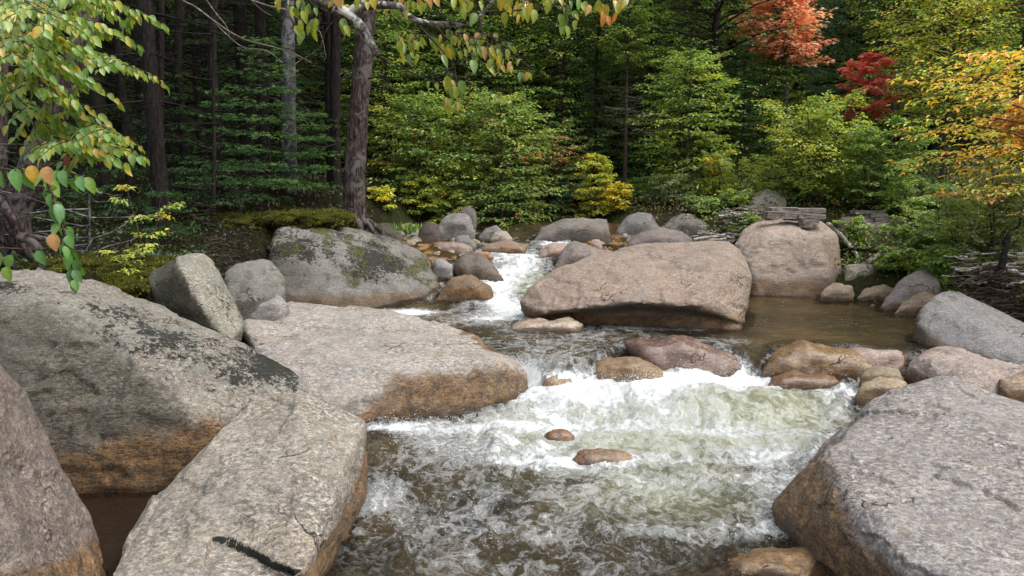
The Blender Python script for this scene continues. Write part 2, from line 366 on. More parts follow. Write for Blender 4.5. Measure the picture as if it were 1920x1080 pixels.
def water_material():
    m = mat('water'); t = NT(m); v = t.vec()
    fo = t.attr('foam'); ae = t.attr('aer'); sh = t.attr('shallow'); rough = t.attr('chop'); fl = t.attr('flow', 'Vector')
    wob = t.n('ShaderNodeTexNoise', inp={'Vector': v, 'Scale': 2.4, 'Detail': 3.}).outputs['Color']
    w2 = t.n('ShaderNodeTexNoise', inp={'Vector': v, 'Scale': 9., 'Detail': 4.}).outputs['Color']
    def warp(src, amt, src2, amt2):
        a = t.n('ShaderNodeVectorMath', operation='SCALE', inp={0: src, 'Scale': amt}).outputs[0]
        b = t.n('ShaderNodeVectorMath', operation='SCALE', inp={0: src2, 'Scale': amt2}).outputs[0]
        return t.n('ShaderNodeVectorMath', operation='ADD', inp={0: a, 1: b}).outputs[0]
    wv = t.n('ShaderNodeVectorMath', operation='ADD', inp={0: fl, 1: warp(wob, .9, w2, .28)}).outputs[0]
    e1 = t.n('ShaderNodeTexVoronoi', feature='DISTANCE_TO_EDGE', inp={'Vector': wv, 'Scale': 4.6}).outputs['Distance']
    e2 = t.n('ShaderNodeTexVoronoi', feature='DISTANCE_TO_EDGE', inp={'Vector': wv, 'Scale': 13.}).outputs['Distance']
    n1 = t.noise(wv, 4.0, 8, .70, .6); n2 = t.noise(wv, 18, 6, .78, .5); n3 = t.noise(wv, 58, 4, .78)
    lace = t.math('ADD', t.math('MULTIPLY', t.step(e1, .2, .0), .14), t.math('MULTIPLY', t.step(e2, .14, .0), .08))
    pat = t.math('ADD', t.math('ADD', t.math('MULTIPLY', n1, 1.15), t.math('MULTIPLY', n2, .50)), t.math('ADD', t.math('MULTIPLY', n3, .40), lace))
    # pat centres near .95
    val = t.math('ADD', pat, t.math('MULTIPLY', fo, .47))
    f = t.step(val, 1.26, 1.66)
    thin = t.math('MULTIPLY', t.step(val, 1.13, 1.38), .3)
    f = t.math('MAXIMUM', f, thin)
    f = t.math('MULTIPLY', f, t.step(fo, .02, .22))
    bub = t.n('ShaderNodeTexVoronoi', inp={'Vector': t.vec((1, .6, 1)), 'Scale': 15.}); 
    bd = t.math('MULTIPLY', t.step(bub.outputs['Distance'], .13, .07), t.step(t.n('ShaderNodeSeparateColor', inp={0: bub.outputs['Color']}).outputs[0], .80, .86))
    f = t.math('MAXIMUM', f, t.math('MULTIPLY', bd, t.attr('bubbles')))
    deep = t.mix(t.step(t.noise(v, 1.6, 4, .6), .35, .7), (.038, .028, .011), (.105, .072, .028))
    deep = t.mix(t.math('MULTIPLY', t.attr('olive'), .8), deep, t.mix(t.step(t.noise(v, .9, 4, .6), .4, .62), (.035, .024, .009), (.095, .062, .02)))
    deep = t.mix(t.attr('pool_shade'), deep, (.022, .012, .005))  # shade of the rocks over the left pool, painted into the water colour
    aerc = t.mix(t.step(n1, .35, .65), (.36, .37, .22), (.74, .76, .56))
    c = t.mix(t.math('MULTIPLY', ae, t.step(t.math('ADD', n1, t.math('MULTIPLY', ae, .6)), .45, .95)), deep, aerc)
    opa = t.math('SUBTRACT', 1., t.math('MULTIPLY', sh, .85))
    opa = t.math('MAXIMUM', opa, t.math('MAXIMUM', f, ae))
    hb = t.math('ADD', t.math('ADD', t.math('MULTIPLY', n1, .5), t.math('MULTIPLY', n2, .34)), t.math('MULTIPLY', n3, .12))
    bn = t.n('ShaderNodeBump', inp={'Height': hb, 'Distance': t.math('MULTIPLY', rough, .14), 'Strength': 1.}).outputs[0]
    # long soft ripples of the calm pool
    rp = t.noise(t.vec((2.2, 6.5, 1)), 1.5, 4, .6, .5)
    bn2 = t.n('ShaderNodeBump', inp={'Height': rp, 'Distance': .05, 'Strength': t.math('SUBTRACT', 1., t.attr('pool_shade')), 'Normal': bn}).outputs[0]
    dif = t.n('ShaderNodeBsdfDiffuse', inp={0: c, 'Normal': bn2}).outputs[0]
    trn = t.n('ShaderNodeBsdfTransparent', inp={0: (.72, .56, .32, 1)}).outputs[0]
    body = t.n('ShaderNodeMixShader', inp={0: opa, 1: trn, 2: dif}).outputs[0]
    gl = t.n('ShaderNodeBsdfGlossy', inp={0: (1, 1, 1, 1), 'Roughness': .05, 'Normal': bn2}).outputs[0]
    fr = t.n('ShaderNodeFresnel', inp={'IOR': 1.36, 'Normal': bn2}).outputs[0]
    wat = t.n('ShaderNodeMixShader', inp={0: t.math('MINIMUM', fr, .8), 1: body, 2: gl}).outputs[0]
    foamc = t.mix(t.step(n3, .3, .65), (.62, .66, .66), (.84, .87, .88))
    bnf = t.bump(t.math('ADD', hb, t.math('MULTIPLY', f, .35)), .05, .8)
    foam = t.n('ShaderNodeBsdfPrincipled', inp={'Base Color': foamc, 'Roughness': .55, 'Normal': bnf, 'Specular IOR Level': .3}).outputs[0]
    t.out(t.n('ShaderNodeMixShader', inp={0: t.math('MINIMUM', f, .96), 1: wat, 2: foam}).outputs[0]); return m

# ------------------------------------------------------------------ world and light
w = bpy.data.worlds.new('World'); SC.world = w; w.use_nodes = True
SUN_EL, SUN_AZ = R(58), R(112)            # azimuth clockwise from +Y (up the stream)
nt = w.node_tree; bg = nt.nodes['Background']
sky = nt.nodes.new('ShaderNodeTexSky'); sky.sky_type = 'NISHITA'; sky.sun_disc = False
sky.sun_elevation = SUN_EL; sky.sun_rotation = SUN_AZ; sky.dust_density = 4; sky.air_density = 1.2
hs = nt.nodes.new('ShaderNodeHueSaturation'); hs.inputs['Saturation'].default_value = .38; hs.inputs['Value'].default_value = 1.85
nt.links.new(sky.outputs[0], hs.inputs['Color']); nt.links.new(hs.outputs[0], bg.inputs[0]); bg.inputs[1].default_value = .15
sl = bpy.data.lights.new('sun', 'SUN'); sl.energy = 1.45; sl.angle = R(28); sl.color = (1, .95, .87)
so = bpy.data.objects.new('sun', sl); COL.objects.link(so); so.location = (6, 10, 30)
sd = Vector((math.sin(SUN_AZ) * math.cos(SUN_EL), math.cos(SUN_AZ) * math.cos(SUN_EL), math.sin(SUN_EL)))
so.rotation_euler = sd.to_track_quat('Z', 'Y').to_euler()
SC.view_settings.view_transform = 'Standard'; SC.view_settings.look = 'None'; SC.view_settings.exposure = 0
SC.render.engine = 'CYCLES'; SC.cycles.max_bounces = 6; SC.cycles.diffuse_bounces = 4; SC.cycles.glossy_bounces = 2
SC.cycles.transparent_max_bounces = 8; SC.cycles.transmission_bounces = 4; SC.cycles.use_denoising = True

# ------------------------------------------------------------------ ground sheet
def build_ground():
    u = np.linspace(-1, 1, 330); X = np.sinh(u * 5.2) / np.sinh(5.2) * 230
    u2 = np.linspace(-1, 1, 360); Y = 10 + np.sinh(u2 * 4.6) / np.sinh(4.6) * 240
    gx, gy = np.meshgrid(X, Y); z = ground(gx, gy)
    a, b = bank(gx, gy); bed = ss(-np.maximum(a, b), -.15, .35) * (gy < 20)
    n, mcol = gx.shape
    idx = np.arange(n * mcol).reshape(n, mcol)
    f = np.stack([idx[:-1, :-1], idx[:-1, 1:], idx[1:, 1:], idx[1:, :-1]], -1).reshape(-1, 4)
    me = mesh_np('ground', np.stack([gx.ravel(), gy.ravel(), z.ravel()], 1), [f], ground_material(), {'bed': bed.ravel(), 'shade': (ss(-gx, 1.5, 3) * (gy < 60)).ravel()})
    tag(link('ground', me), kind='structure')
build_ground()

# ------------------------------------------------------------------ rocks
ALLROCK = []
GREY = (.31, .30, .29); PINK = (.33, .275, .235); TAN = (.32, .27, .205); DARK = (.15, .135, .12); PALE = (.40, .37, .34); BLUEG = (.30, .30, .315); RUST = (.25, .15, .085)
def rock_mesh(hulls, v1, rnd, lv, amp, seed, name):
    V = []; Fc = []
    bm = bmesh.new()
    for pts in hulls:
        b2 = bmesh.new()
        for p in pts: b2.verts.new(p)
        r = bmesh.ops.convex_hull(b2, input=b2.verts)
        bad = list({e for e in r['geom_interior'] + r['geom_unused'] if isinstance(e, bmesh.types.BMVert)})
        bmesh.ops.delete(b2, geom=bad, context='VERTS')
        m2 = bpy.data.meshes.new('tmp'); b2.to_mesh(m2); b2.free(); bm.from_mesh(m2); bpy.data.meshes.remove(m2)
    me = bpy.data.meshes.new('tmp'); bm.to_mesh(me); bm.free()
    o = bpy.data.objects.new('tmp', me); COL.objects.link(o)
    a = o.modifiers.new('r', 'REMESH'); a.mode = 'VOXEL'; a.voxel_size = v1; a.adaptivity = 0
    if rnd:
        s = o.modifiers.new('s', 'SMOOTH'); s.factor = .5; s.iterations = rnd
    if lv:
        s = o.modifiers.new('u', 'SUBSURF'); s.levels = lv; s.render_levels = lv
    dg = bpy.context.evaluated_depsgraph_get(); ev = o.evaluated_get(dg); m3 = bpy.data.meshes.new_from_object(ev)
    bpy.data.objects.remove(o); bpy.data.meshes.remove(me)
    n = len(m3.vertices); co = np.empty(n * 3, np.float32); m3.vertices.foreach_get('co', co); co = co.reshape(-1, 3).astype(float)
    nr = np.empty(n * 3, np.float32); m3.vertices.foreach_get('normal', nr); nr = nr.reshape(-1, 3).astype(float)
    L = np.ptp(co, axis=0).max()
    q = co + seed * 7.7
    d = amp * L * (.8 * fbm(q * (1.6 / L), 2) + .42 * fbm(q * (5 / L), 3))
    f1 = noise(q * (3.2 / L ** .6) + 31) + .12 * fbm(q * 9, 2); f2 = noise(q * np.array([1.6, 1.6, 3.]) * 1.4 + 71) + .10 * fbm(q * 14, 2)
    d -= (.010 * L ** .7) * ss(f1, .16, .20) + (.007 * L ** .7) * ss(f2, .22, .25)
    # low ledges and flaked edges
    lw = fbm(q * np.array([1, 1, 1.8]) * 2.2, 3, .55, True); d += .006 * lw * L ** .5
    d += .005 * fbm(q * 13, 3, .6)
    co = co + nr * d[:, None]
    return m3, co, nr
def rock(label, hulls, tone=GREY, stain=.2, lichen=0, moss=0, wet=0, dark=0, rnd=4, res=24, amp=.03, name='boulder', cat='boulder', group=None, lichf=None, flat=.22, wlev=None, disp=None, hwf=None, darkf=None):
    allp = np.array([p for h in hulls for p in h]); L = np.ptp(allp, axis=0).max(); dist = allp[:, 1].min()
    v1 = L / res; lv = int(np.clip(round(math.log2(max(v1 / (dist * .0042), 1))), 0, 2))
    seed = (len(ALLROCK) * 1.37) % 11 + 1
    me, co, nr = rock_mesh(hulls, v1, rnd, lv, amp, seed, name)
    base = np.array([allp[:, 0].mean(), allp[:, 1].mean(), 0]); base[2] = float(surf(base[0:1], base[1:2])[0])
    hw = co[:, 2] - (water(co[:, 0], co[:, 1]) if wlev is None else wlev)
    if disp is not None:
        co = co + disp(co, nr, *proj(co[:, 0], co[:, 1], co[:, 2]))
    me.vertices.foreach_set('co', (co - base).astype(np.float32).ravel())
    n = len(co)
    def at(k, v):
        v = np.broadcast_to(np.asarray(v, np.float32), (n,)).astype(np.float32); me.attributes.new(k, 'FLOAT', 'POINT').data.foreach_set('value', v)
    up = nr[:, 2]; pr = proj(co[:, 0], co[:, 1], co[:, 2])
    if hwf: hw = np.where(hw < .08, hw, np.maximum(hwf(*pr), .085)); flat = 0
    at('gr', I(dist, [4.5, 10], [1., .5])); at('plain', 0. if hwf else 1.)
    at('hw', hw + flat * ss(nr[:, 2], .35, .8)); at('stain', max(stain, 0)); at('wet', wet)
    at('dark', darkf(nr, *pr) if darkf else (dark * ss(-up, -.75, -.1) if dark > 0 else 0))  # shade of steep and under faces, put into the rock colour
    at('lichen', lichf(co, up, *pr) if lichf else lichen * ss(up, -.3, .3))  # real lichen; for the pale slab lichf also carries its hollow's painted shade
    at('moss', moss * ss(up, .35, .8))
    ta = me.attributes.new('tone', 'FLOAT_COLOR', 'POINT'); ta.data.foreach_set('color', np.tile(np.array([*tone, 1], np.float32), n))
    me.materials.clear(); me.materials.append(ROCK)
    me.polygons.foreach_set('use_smooth', np.full(len(me.polygons), True)); me.update(); me.name = name
    o = link(name, me, loc=base); tag(o, label, cat, group); ALLROCK.append(o)
    return o
def down(pts, dz=.7):
    return [p - np.array([0, 0, dz]) for p in pts]
def hero(label, vis, base, back=(), **k):
    """vis: (px,py,Y); base: the points that reach the water, also carried down below it; further hulls through extra="""
    hs_ = []
    for vv, bb, kk in [(vis, base, back)] + list(k.pop('extra', [])):
        a = [P(*p) for p in vv]; b = [P(*p) for p in bb]; c = [P(*p) for p in kk]
        hs_.append(a + b + c + down(b) + down(c, 1.0))
    return rock(label, hs_, **k)
def auto(label, outline, Y0=None, T=.8, lift=.0, **k):
    o = np.array(outline, float); cx, cy = o.mean(0); x0, y0 = o.min(0); x1, y1 = o.max(0); h = y1 - y0
    Yb = Y0 if Y0 else hit(cx, y1 - 1)
    Wm = (x1 - x0) / F_PX * Yb; Tm = T * Wm
    pts = []
    for px, py in o:
        f = (y1 - py) / h                 # 0 at bottom, 1 at top
        pts.append(P(px, py, Yb + Tm * (.08 + .5 * f)))
        if f < .3: pts += down([P(px, py, Yb + Tm * (.08 + .5 * f))], .45 if k.get('sink', 1) else .1)
        pts.append(P(cx + (px - cx) * .72, min(cy + (py - cy) * .55 + h * .16, y1 - .05 * h), Yb + Tm))
        pts.append(P(cx + (px - cx) * .6, cy + (py - cy) * .5 + h * .12, Yb + Tm * .08))
    k.pop('sink', None)
    k.setdefault('amp', .062); k.setdefault('res', 20); k.setdefault('rnd', 2)
    return rock(label, [pts], **k)

# --- near rocks
def lich_R2(co, up, px, py):
    band = np.exp(-((py - (560 + (px - 100) * .28)) / 42) ** 2) * ss(px, -50, 120)
    ledge = np.exp(-((py - (585 + px * .27)) / 26) ** 2)
    return np.clip(  .22 * ss(up, -.2, .5) + .88 * band * (px < 560) + .38 * ledge + .9 * ss(-px, -90, 40) * ss(-py, -650, -540), 0, 1.1)
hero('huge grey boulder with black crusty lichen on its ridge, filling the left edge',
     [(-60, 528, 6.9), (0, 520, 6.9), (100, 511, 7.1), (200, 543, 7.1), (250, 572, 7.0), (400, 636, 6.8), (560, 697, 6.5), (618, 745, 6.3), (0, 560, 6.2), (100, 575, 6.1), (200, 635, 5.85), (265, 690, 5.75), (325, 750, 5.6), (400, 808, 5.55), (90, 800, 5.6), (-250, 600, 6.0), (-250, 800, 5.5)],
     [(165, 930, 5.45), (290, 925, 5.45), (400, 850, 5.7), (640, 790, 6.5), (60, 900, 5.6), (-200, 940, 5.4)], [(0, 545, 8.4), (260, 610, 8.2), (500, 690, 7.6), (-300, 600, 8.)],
     tone=(.25, .235, .205), stain=.5, darkf=lambda nr, px, py: .68 * ss(py + 22 * noise(np.stack([px / 50, py / 50, 0 * px], 1)) - I(px, [0, 100, 200, 265, 325, 400], [560, 575, 635, 690, 750, 808]), -25, 40) * (1 - .5 * ss(py - I(px, [0, 100, 240, 400], [900, 850, 805, 785]), -20, 20)), hwf=lambda px, py: (I(px, [0, 100, 200, 240, 300, 350, 400, 440], [900, 850, 818, 806, 798, 793, 788, 800]) - py) / 200 + .42, lichf=lich_R2, rnd=1, res=60, amp=.02, dark=.5)  # shade on the face below the ridge is painted by darkf
hero('speckled purplish boulder cut off by the bottom left corner',
     [(0, 672, 4.3), (58, 775, 4.3), (128, 885, 4.35), (188, 995, 4.35), (-100, 655, 4.2), (-250, 760, 3.2), (-60, 880, 3.3), (60, 1010, 3.5)],
     [(205, 1085, 4.25), (190, 1230, 3.5), (-100, 1350, 2.7), (-300, 1100, 2.8)], [(-100, 760, 4.9), (60, 900, 4.8), (-300, 700, 4.8)],
     tone=(.235, .20, .175), stain=.5, hwf=lambda px, py: (I(px, [0, 100, 160, 200], [1060, 1040, 1000, 980]) - py) / 150 + .5, rnd=4, res=40, amp=.03)
def ledge_R3(co, nr, px, py):
    ln = I(px, [370, 395, 430, 470, 510, 560, 590], [1090, 1003, 1008, 1028, 1052, 1070, 1100])
    m = ss(py - ln, -1, 5) * ss(px, 375, 392) * ss(-px, -600, -575) * ss(nr[:, 2], .2, .5) * (1 - .75 * ss(py - ln, 15, 75)); return -nr * (m * .055)[:, None]
def hollow_shade_R3(co, up, px, py):  # paints the dark hollow under the flake black, plus a little lichen
    ln = I(px, [370, 395, 430, 470, 510, 560, 590], [1090, 1003, 1008, 1028, 1052, 1070, 1100]); e = py - ln
    return np.clip(1.6 * ss(e, -3, 2) * ss(-e, -22, -8) * ss(px, 388, 398) * ss(-px, -590, -560), 0, 1.6) + .12
hero('flat topped pale slab with a dark cracked ledge, front centre left',
     [(560, 733, 5.55), (684, 788, 5.5), (480, 742, 5.55), (400, 815, 5.1), (335, 900, 4.75), (330, 990, 4.35), (395, 985, 4.35), (420, 1000, 4.27), (555, 1085, 3.75), (640, 930, 4.6)],
     [(681, 925, 5.45), (652, 1000, 4.95), (600, 1080, 4.45), (588, 1150, 4.1)], [(440, 800, 6.2), (620, 790, 6.3)],
     extra=[([(196, 1085, 3.9), (240, 1000, 4.35), (288, 927, 4.72), (400, 820, 5.25), (560, 760, 5.5), (560, 1010, 4.35), (575, 1120, 3.75), (350, 1250, 3.3), (620, 900, 4.85), (130, 1250, 3.3)],
             [(600, 1090, 4.4), (570, 1250, 3.75), (130, 1350, 3.3), (280, 960, 5.0)], [(440, 900, 5.9)])],
     tone=(.32, .298, .255), stain=.5, hwf=lambda px, py: (I(py, [788, 850, 930, 1000, 1060, 1090], [684, 677, 648, 612, 572, 552]) - px) / 60 + .5, lichf=hollow_shade_R3, rnd=1, res=96, amp=.010, disp=ledge_R3)
hero('large light grey boulder with a sloping flat top, bottom right corner',
     [(1555, 850, 5.1), (1597, 925, 4.48), (1632, 985, 4.12), (1690, 1062, 3.7), (1655, 735, 6.45), (1760, 702, 6.6), (1920, 757, 6.2), (2150, 820, 5.9), (2150, 1150, 3.2), (1900, 1120, 3.35), (1605, 790, 5.9)],
     [(1443, 960, 5.2), (1490, 893, 5.95), (1560, 825, 6.5), (1505, 1002, 4.8), (1570, 1062, 4.4), (1640, 1110, 4.15), (1760, 1160, 3.7)], [(1760, 760, 7.4), (2100, 850, 7.2)],
     tone=(.30, .285, .27), stain=.5, hwf=lambda px, py: (px - I(py, [740, 790, 850, 900, 950, 1030, 1090], [1640, 1592, 1550, 1558, 1590, 1640, 1700])) / 150 + .45, rnd=1, res=84, amp=.012)
auto('small rounded amber rock awash at the bottom edge', [(1312, 1085), (1345, 1035), (1430, 1018), (1520, 1035), (1600, 1080), (1560, 1120), (1380, 1130)], Y0=4.2, T=.9, tone=(.3, .2, .1), stain=.6, wet=.9, res=24, rnd=6)
hero('broad smooth slab with an orange brown water stained front',
     [(447, 600, 8.6), (472, 570, 9.4), (560, 562, 9.8), (650, 570, 9.7), (720, 586, 9.5), (870, 611, 8.9), (922, 648, 8.3), (985, 695, 7.5), (700, 705, 7.15), (820, 678, 7.3), (940, 686, 7.35), (500, 700, 6.95), (625, 752, 6.75)],
     [(690, 803, 6.85), (780, 793, 6.95), (900, 772, 7.15), (992, 738, 7.5), (560, 790, 6.7), (960, 670, 8.3)], [(500, 600, 9.8), (700, 600, 9.9)],
     tone=(.36, .34, .31), stain=.5, hwf=lambda px, py: (I(px, [600, 670, 690, 720, 760, 820, 900, 960, 990, 1010], [840, 800, 750, 722, 698, 684, 684, 676, 690, 700]) - py) / 150 + .45, rnd=2, res=54, amp=.014)
hero('tilted wedge shaped boulder perched behind the huge lichen boulder',
     [(222, 563, 8.3), (283, 514, 8.1), (328, 475, 7.75), (378, 470, 8.0), (404, 490, 8.0), (430, 540, 7.8), (457, 605, 7.6), (441, 637, 7.2), (350, 608, 7.6), (340, 505, 7.4), (378, 575, 7.2), (412, 628, 7.15)],
     [], [(330, 530, 8.9), (420, 570, 8.7), (270, 570, 8.8), (400, 500, 8.7), (400, 625, 8.3)], tone=(.29, .285, .24), stain=0, lichen=.5, darkf=lambda nr, px, py: np.clip(.9 * ss(-(nr[:, 0] * .9 - nr[:, 1] * .25 + nr[:, 2] * .35), -.30, .15) + .6 * ss(-nr[:, 2], -.2, .3), 0, 1), rnd=1, res=36, amp=.016, dark=.6)  # darkf paints shade on the left and under faces
def lich_R6(co, up, px, py):
    return np.clip(1.0 * np.exp(-((py - (455 + (px - 520) * .16)) / 38) ** 2) * ss(-px, -800, -700) * 1.1 + .45, 0, 1.15)
hero('massive rounded boulder streaked with black lichen under the leaning spruce',
     [(500, 440, 11), (555, 413, 11.6), (640, 424, 12.1), (740, 447, 12.4), (800, 478, 12.1), (834, 530, 11.4), (640, 470, 10.9), (740, 500, 10.9), (540, 480, 10.5), (620, 540, 10.35), (760, 550, 10.6)],
     [(700, 588, 10.35), (822, 572, 10.9), (600, 575, 10.3), (500, 560, 10.1)], [(600, 425, 14.5), (720, 445, 14.3), (800, 500, 13.2)],
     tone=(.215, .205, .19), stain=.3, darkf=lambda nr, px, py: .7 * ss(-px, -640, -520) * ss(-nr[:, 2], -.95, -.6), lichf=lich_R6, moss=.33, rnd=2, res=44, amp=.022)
hero('squat grey boulder behind the perched wedge boulder', [(415, 515, 8.9), (440, 495, 9.1), (505, 488, 9.3), (535, 520, 9.2), (544, 560, 9), (470, 505, 8.9), (480, 560, 8.6)], [(420, 570, 8.6), (520, 575, 8.9)], [(480, 510, 10), (430, 520, 9.9)], tone=(.2, .195, .18), dark=.5, stain=0, lichen=.6, rnd=2, res=20)
auto('low pale rock wedged beside the smooth slab', [(440, 590), (470, 562), (520, 555), (545, 570), (520, 595)], Y0=8.6, tone=GREY, stain=0)
auto('brown pyramid shaped rock at the foot of the rapids', [(808, 572), (830, 535), (852, 512), (885, 508), (925, 540), (933, 570), (900, 578), (840, 578)], Y0=10.6, T=.7, tone=(.21, .155, .105), stain=.5, dark=.3, rnd=1, res=20)
def lineR10(px): return I(px, [968, 1000, 1050, 1100, 1200, 1300, 1390], [592, 594, 590, 583, 573, 583, 606])
def under_R10(co, nr, px, py): return -np.array([0, -1., 0]) * (.09 * ss(py - lineR10(px), -3, 5) * ss(-nr[:, 1], .1, .4) * ss(px, 990, 1050))[:, None]
hero('great undercut boulder standing in midstream',
     [(968, 565, 9.7), (985, 548, 9.8), (1005, 535, 10.), (1040, 506, 10.2), (1100, 479, 10.5), (1200, 456, 11.), (1290, 452, 11), (1365, 454, 10.9), (1392, 475, 10.6), (1407, 515, 10.1), (1397, 575, 9.5), (1388, 604, 9.35), (1005, 588, 9.4), (1100, 577, 9.1), (1180, 564, 9.0), (1300, 572, 8.95), (1250, 520, 9.5), (1370, 510, 9.6), (1100, 520, 9.7)],
     [], [(1100, 520, 12), (1350, 480, 12.2), (1200, 560, 11.5), (1020, 570, 10.8), (1380, 590, 11.5)],
     extra=[([(1055, 592, 9.85), (1150, 588, 9.85), (1300, 592, 9.75), (1380, 598, 9.65)], [(1045, 603, 9.45), (1200, 606, 9.35), (1300, 612, 9.25), (1392, 616, 9.2), (1398, 600, 9.5)], [(1100, 585, 11), (1380, 585, 11)])],
     tone=(.31, .25, .205), stain=.2, lichen=.3, rnd=1, res=60, amp=.014, disp=under_R10, darkf=lambda nr, px, py: np.clip(1.0 * np.exp(-((py - lineR10(px) - 2) / 6) ** 2) * ss(px, 985, 1040) + .6 * ss(-nr[:, 2], -.3, .3), 0, 1))  # darkf paints the undercut's shade as a dark band, besides the carving
hero('big round topped boulder carrying old timbers beside the still pool',
     [(1370, 455, 12.9), (1392, 430, 13.1), (1425, 413, 13.2), (1480, 408, 13.4), (1540, 413, 13.3), (1566, 440, 13), (1578, 500, 12.6), (1440, 445, 12.5), (1535, 445, 12.4), (1400, 490, 12.3), (1420, 520, 12.1), (1555, 520, 12.0)],
     [(1412, 553, 12.0), (1500, 560, 11.9), (1562, 558, 12), (1400, 540, 12.3)], [(1420, 440, 15), (1550, 440, 15)],
     tone=(.39, .33, .28), stain=.33, rnd=2, res=42, amp=.018, dark=.6)
auto('dark boulder with a pale streak behind the timber boulder', [(1562, 430), (1575, 402), (1620, 395), (1660, 402), (1690, 415), (1668, 445), (1645, 482), (1590, 470)], Y0=13.6, tone=(.2, .18, .165), stain=0, dark=.7, lichen=.2)
hero('sloping blue grey boulder at the right edge above the pool', [(1712, 600, 8.6), (1722, 575, 8.9), (1752, 540, 9.2), (1782, 531, 9.3), (1850, 565, 9.2), (1925, 608, 9), (2080, 700, 8.6), (1760, 600, 8.6), (1850, 620, 8.2)],
     [(1722, 625, 8.55), (1760, 655, 8.2), (1920, 690, 7.8), (2080, 730, 7.6)], [(1800, 560, 10.2), (2050, 680, 10)], tone=(.235, .235, .235), stain=.3, lichen=.15, rnd=2, res=36, amp=.02, dark=.4)
hero('long low tan boulder lying below the blue grey one', [(1692, 690, 7.75), (1705, 660, 8.0), (1730, 648, 8.2), (1800, 647, 8.2), (1920, 668, 8.1), (2100, 720, 7.9), (1740, 675, 7.5), (1860, 700, 7.3)],
     [(1697, 705, 7.7), (1780, 730, 7.3), (1870, 760, 7.1), (2100, 800, 6.9)], [(1760, 670, 9), (2050, 720, 8.8)], tone=(.35, .30, .265), stain=.2, rnd=5, res=26, amp=.015)
auto('stained round rock squeezed under the long tan boulder', [(1863, 750), (1872, 708), (1925, 688), (1990, 700), (2010, 770), (1940, 785)], Y0=6.95, tone=(.33, .25, .18), stain=.35)
# --- rocks of the cascade
auto('reddish wet rock with water sliding over it, centre of the cascade', [(1162, 640), (1190, 626), (1260, 628), (1330, 645), (1385, 668), (1402, 695), (1330, 705), (1245, 698), (1180, 665)], Y0=8.0, T=.55, tone=(.17, .105, .078), stain=.12, wet=1, rnd=5, res=22)
auto('brown speckled rock left of the reddish wet rock', [(1108, 690), (1130, 670), (1190, 666), (1235, 688), (1252, 715), (1180, 722), (1115, 718)], Y0=7.75, T=.6, tone=(.24, .165, .095), stain=.5, wet=.7, rnd=5, res=20)
auto('amber wet rock splitting the cascade', [(1422, 700), (1440, 668), (1465, 650), (1540, 646), (1600, 665), (1638, 690), (1590, 702), (1500, 706)], Y0=7.85, T=.6, tone=(.26, .17, .085), stain=.6, wet=1, rnd=4, res=22)
auto('small dark amber rock at the foot of the amber wet rock', [(1442, 728), (1452, 706), (1490, 698), (1550, 700), (1582, 712), (1540, 728), (1480, 736)], Y0=7.55, T=.6, tone=(.22, .13, .07), stain=.6, wet=1, rnd=4)
auto('flat pinkish rock just awash at the pool outlet', [(1550, 672), (1580, 650), (1660, 646), (1725, 655), (1700, 680), (1620, 690)], Y0=8.05, T=.5, tone=(.36, .28, .235), stain=.05, wet=.8, rnd=5)
auto('olive rounded rock under the pool outlet', [(1610, 712), (1625, 692), (1655, 682), (1690, 690), (1694, 715), (1650, 722)], Y0=7.45, tone=(.26, .22, .14), stain=.3, wet=.5)
auto('smaller tan rock in front of the olive one', [(1604, 738), (1615, 718), (1650, 708), (1700, 715), (1705, 740), (1640, 750)], Y0=7.1, tone=(.33, .26, .17), stain=.3, wet=.4)
auto('fist sized wet rock poking out of the foam', [(1018, 818), (1035, 803), (1060, 799), (1078, 815), (1072, 835), (1045, 838)], Y0=6.35, tone=(.3, .16, .08), stain=.4, wet=1)
auto('flat dark rock barely breaking the rapids', [(1068, 868), (1090, 845), (1150, 840), (1195, 858), (1190, 882), (1110, 888)], Y0=5.9, T=.6, tone=(.25, .17, .11), stain=.4, wet=1, rnd=5)
auto('smooth rock glazed by water below the midstream boulder', [(955, 614), (985, 598), (1060, 595), (1095, 606), (1080, 618), (1000, 622)], Y0=9.0, T=.5, tone=(.38, .31, .24), stain=.1, wet=1, rnd=6)
auto('rounded rock inside the left chute', [(1010, 735), (1030, 700), (1070, 700), (1090, 730), (1060, 745)], Y0=7.4, tone=(.3, .22, .13), stain=.4, wet=1)
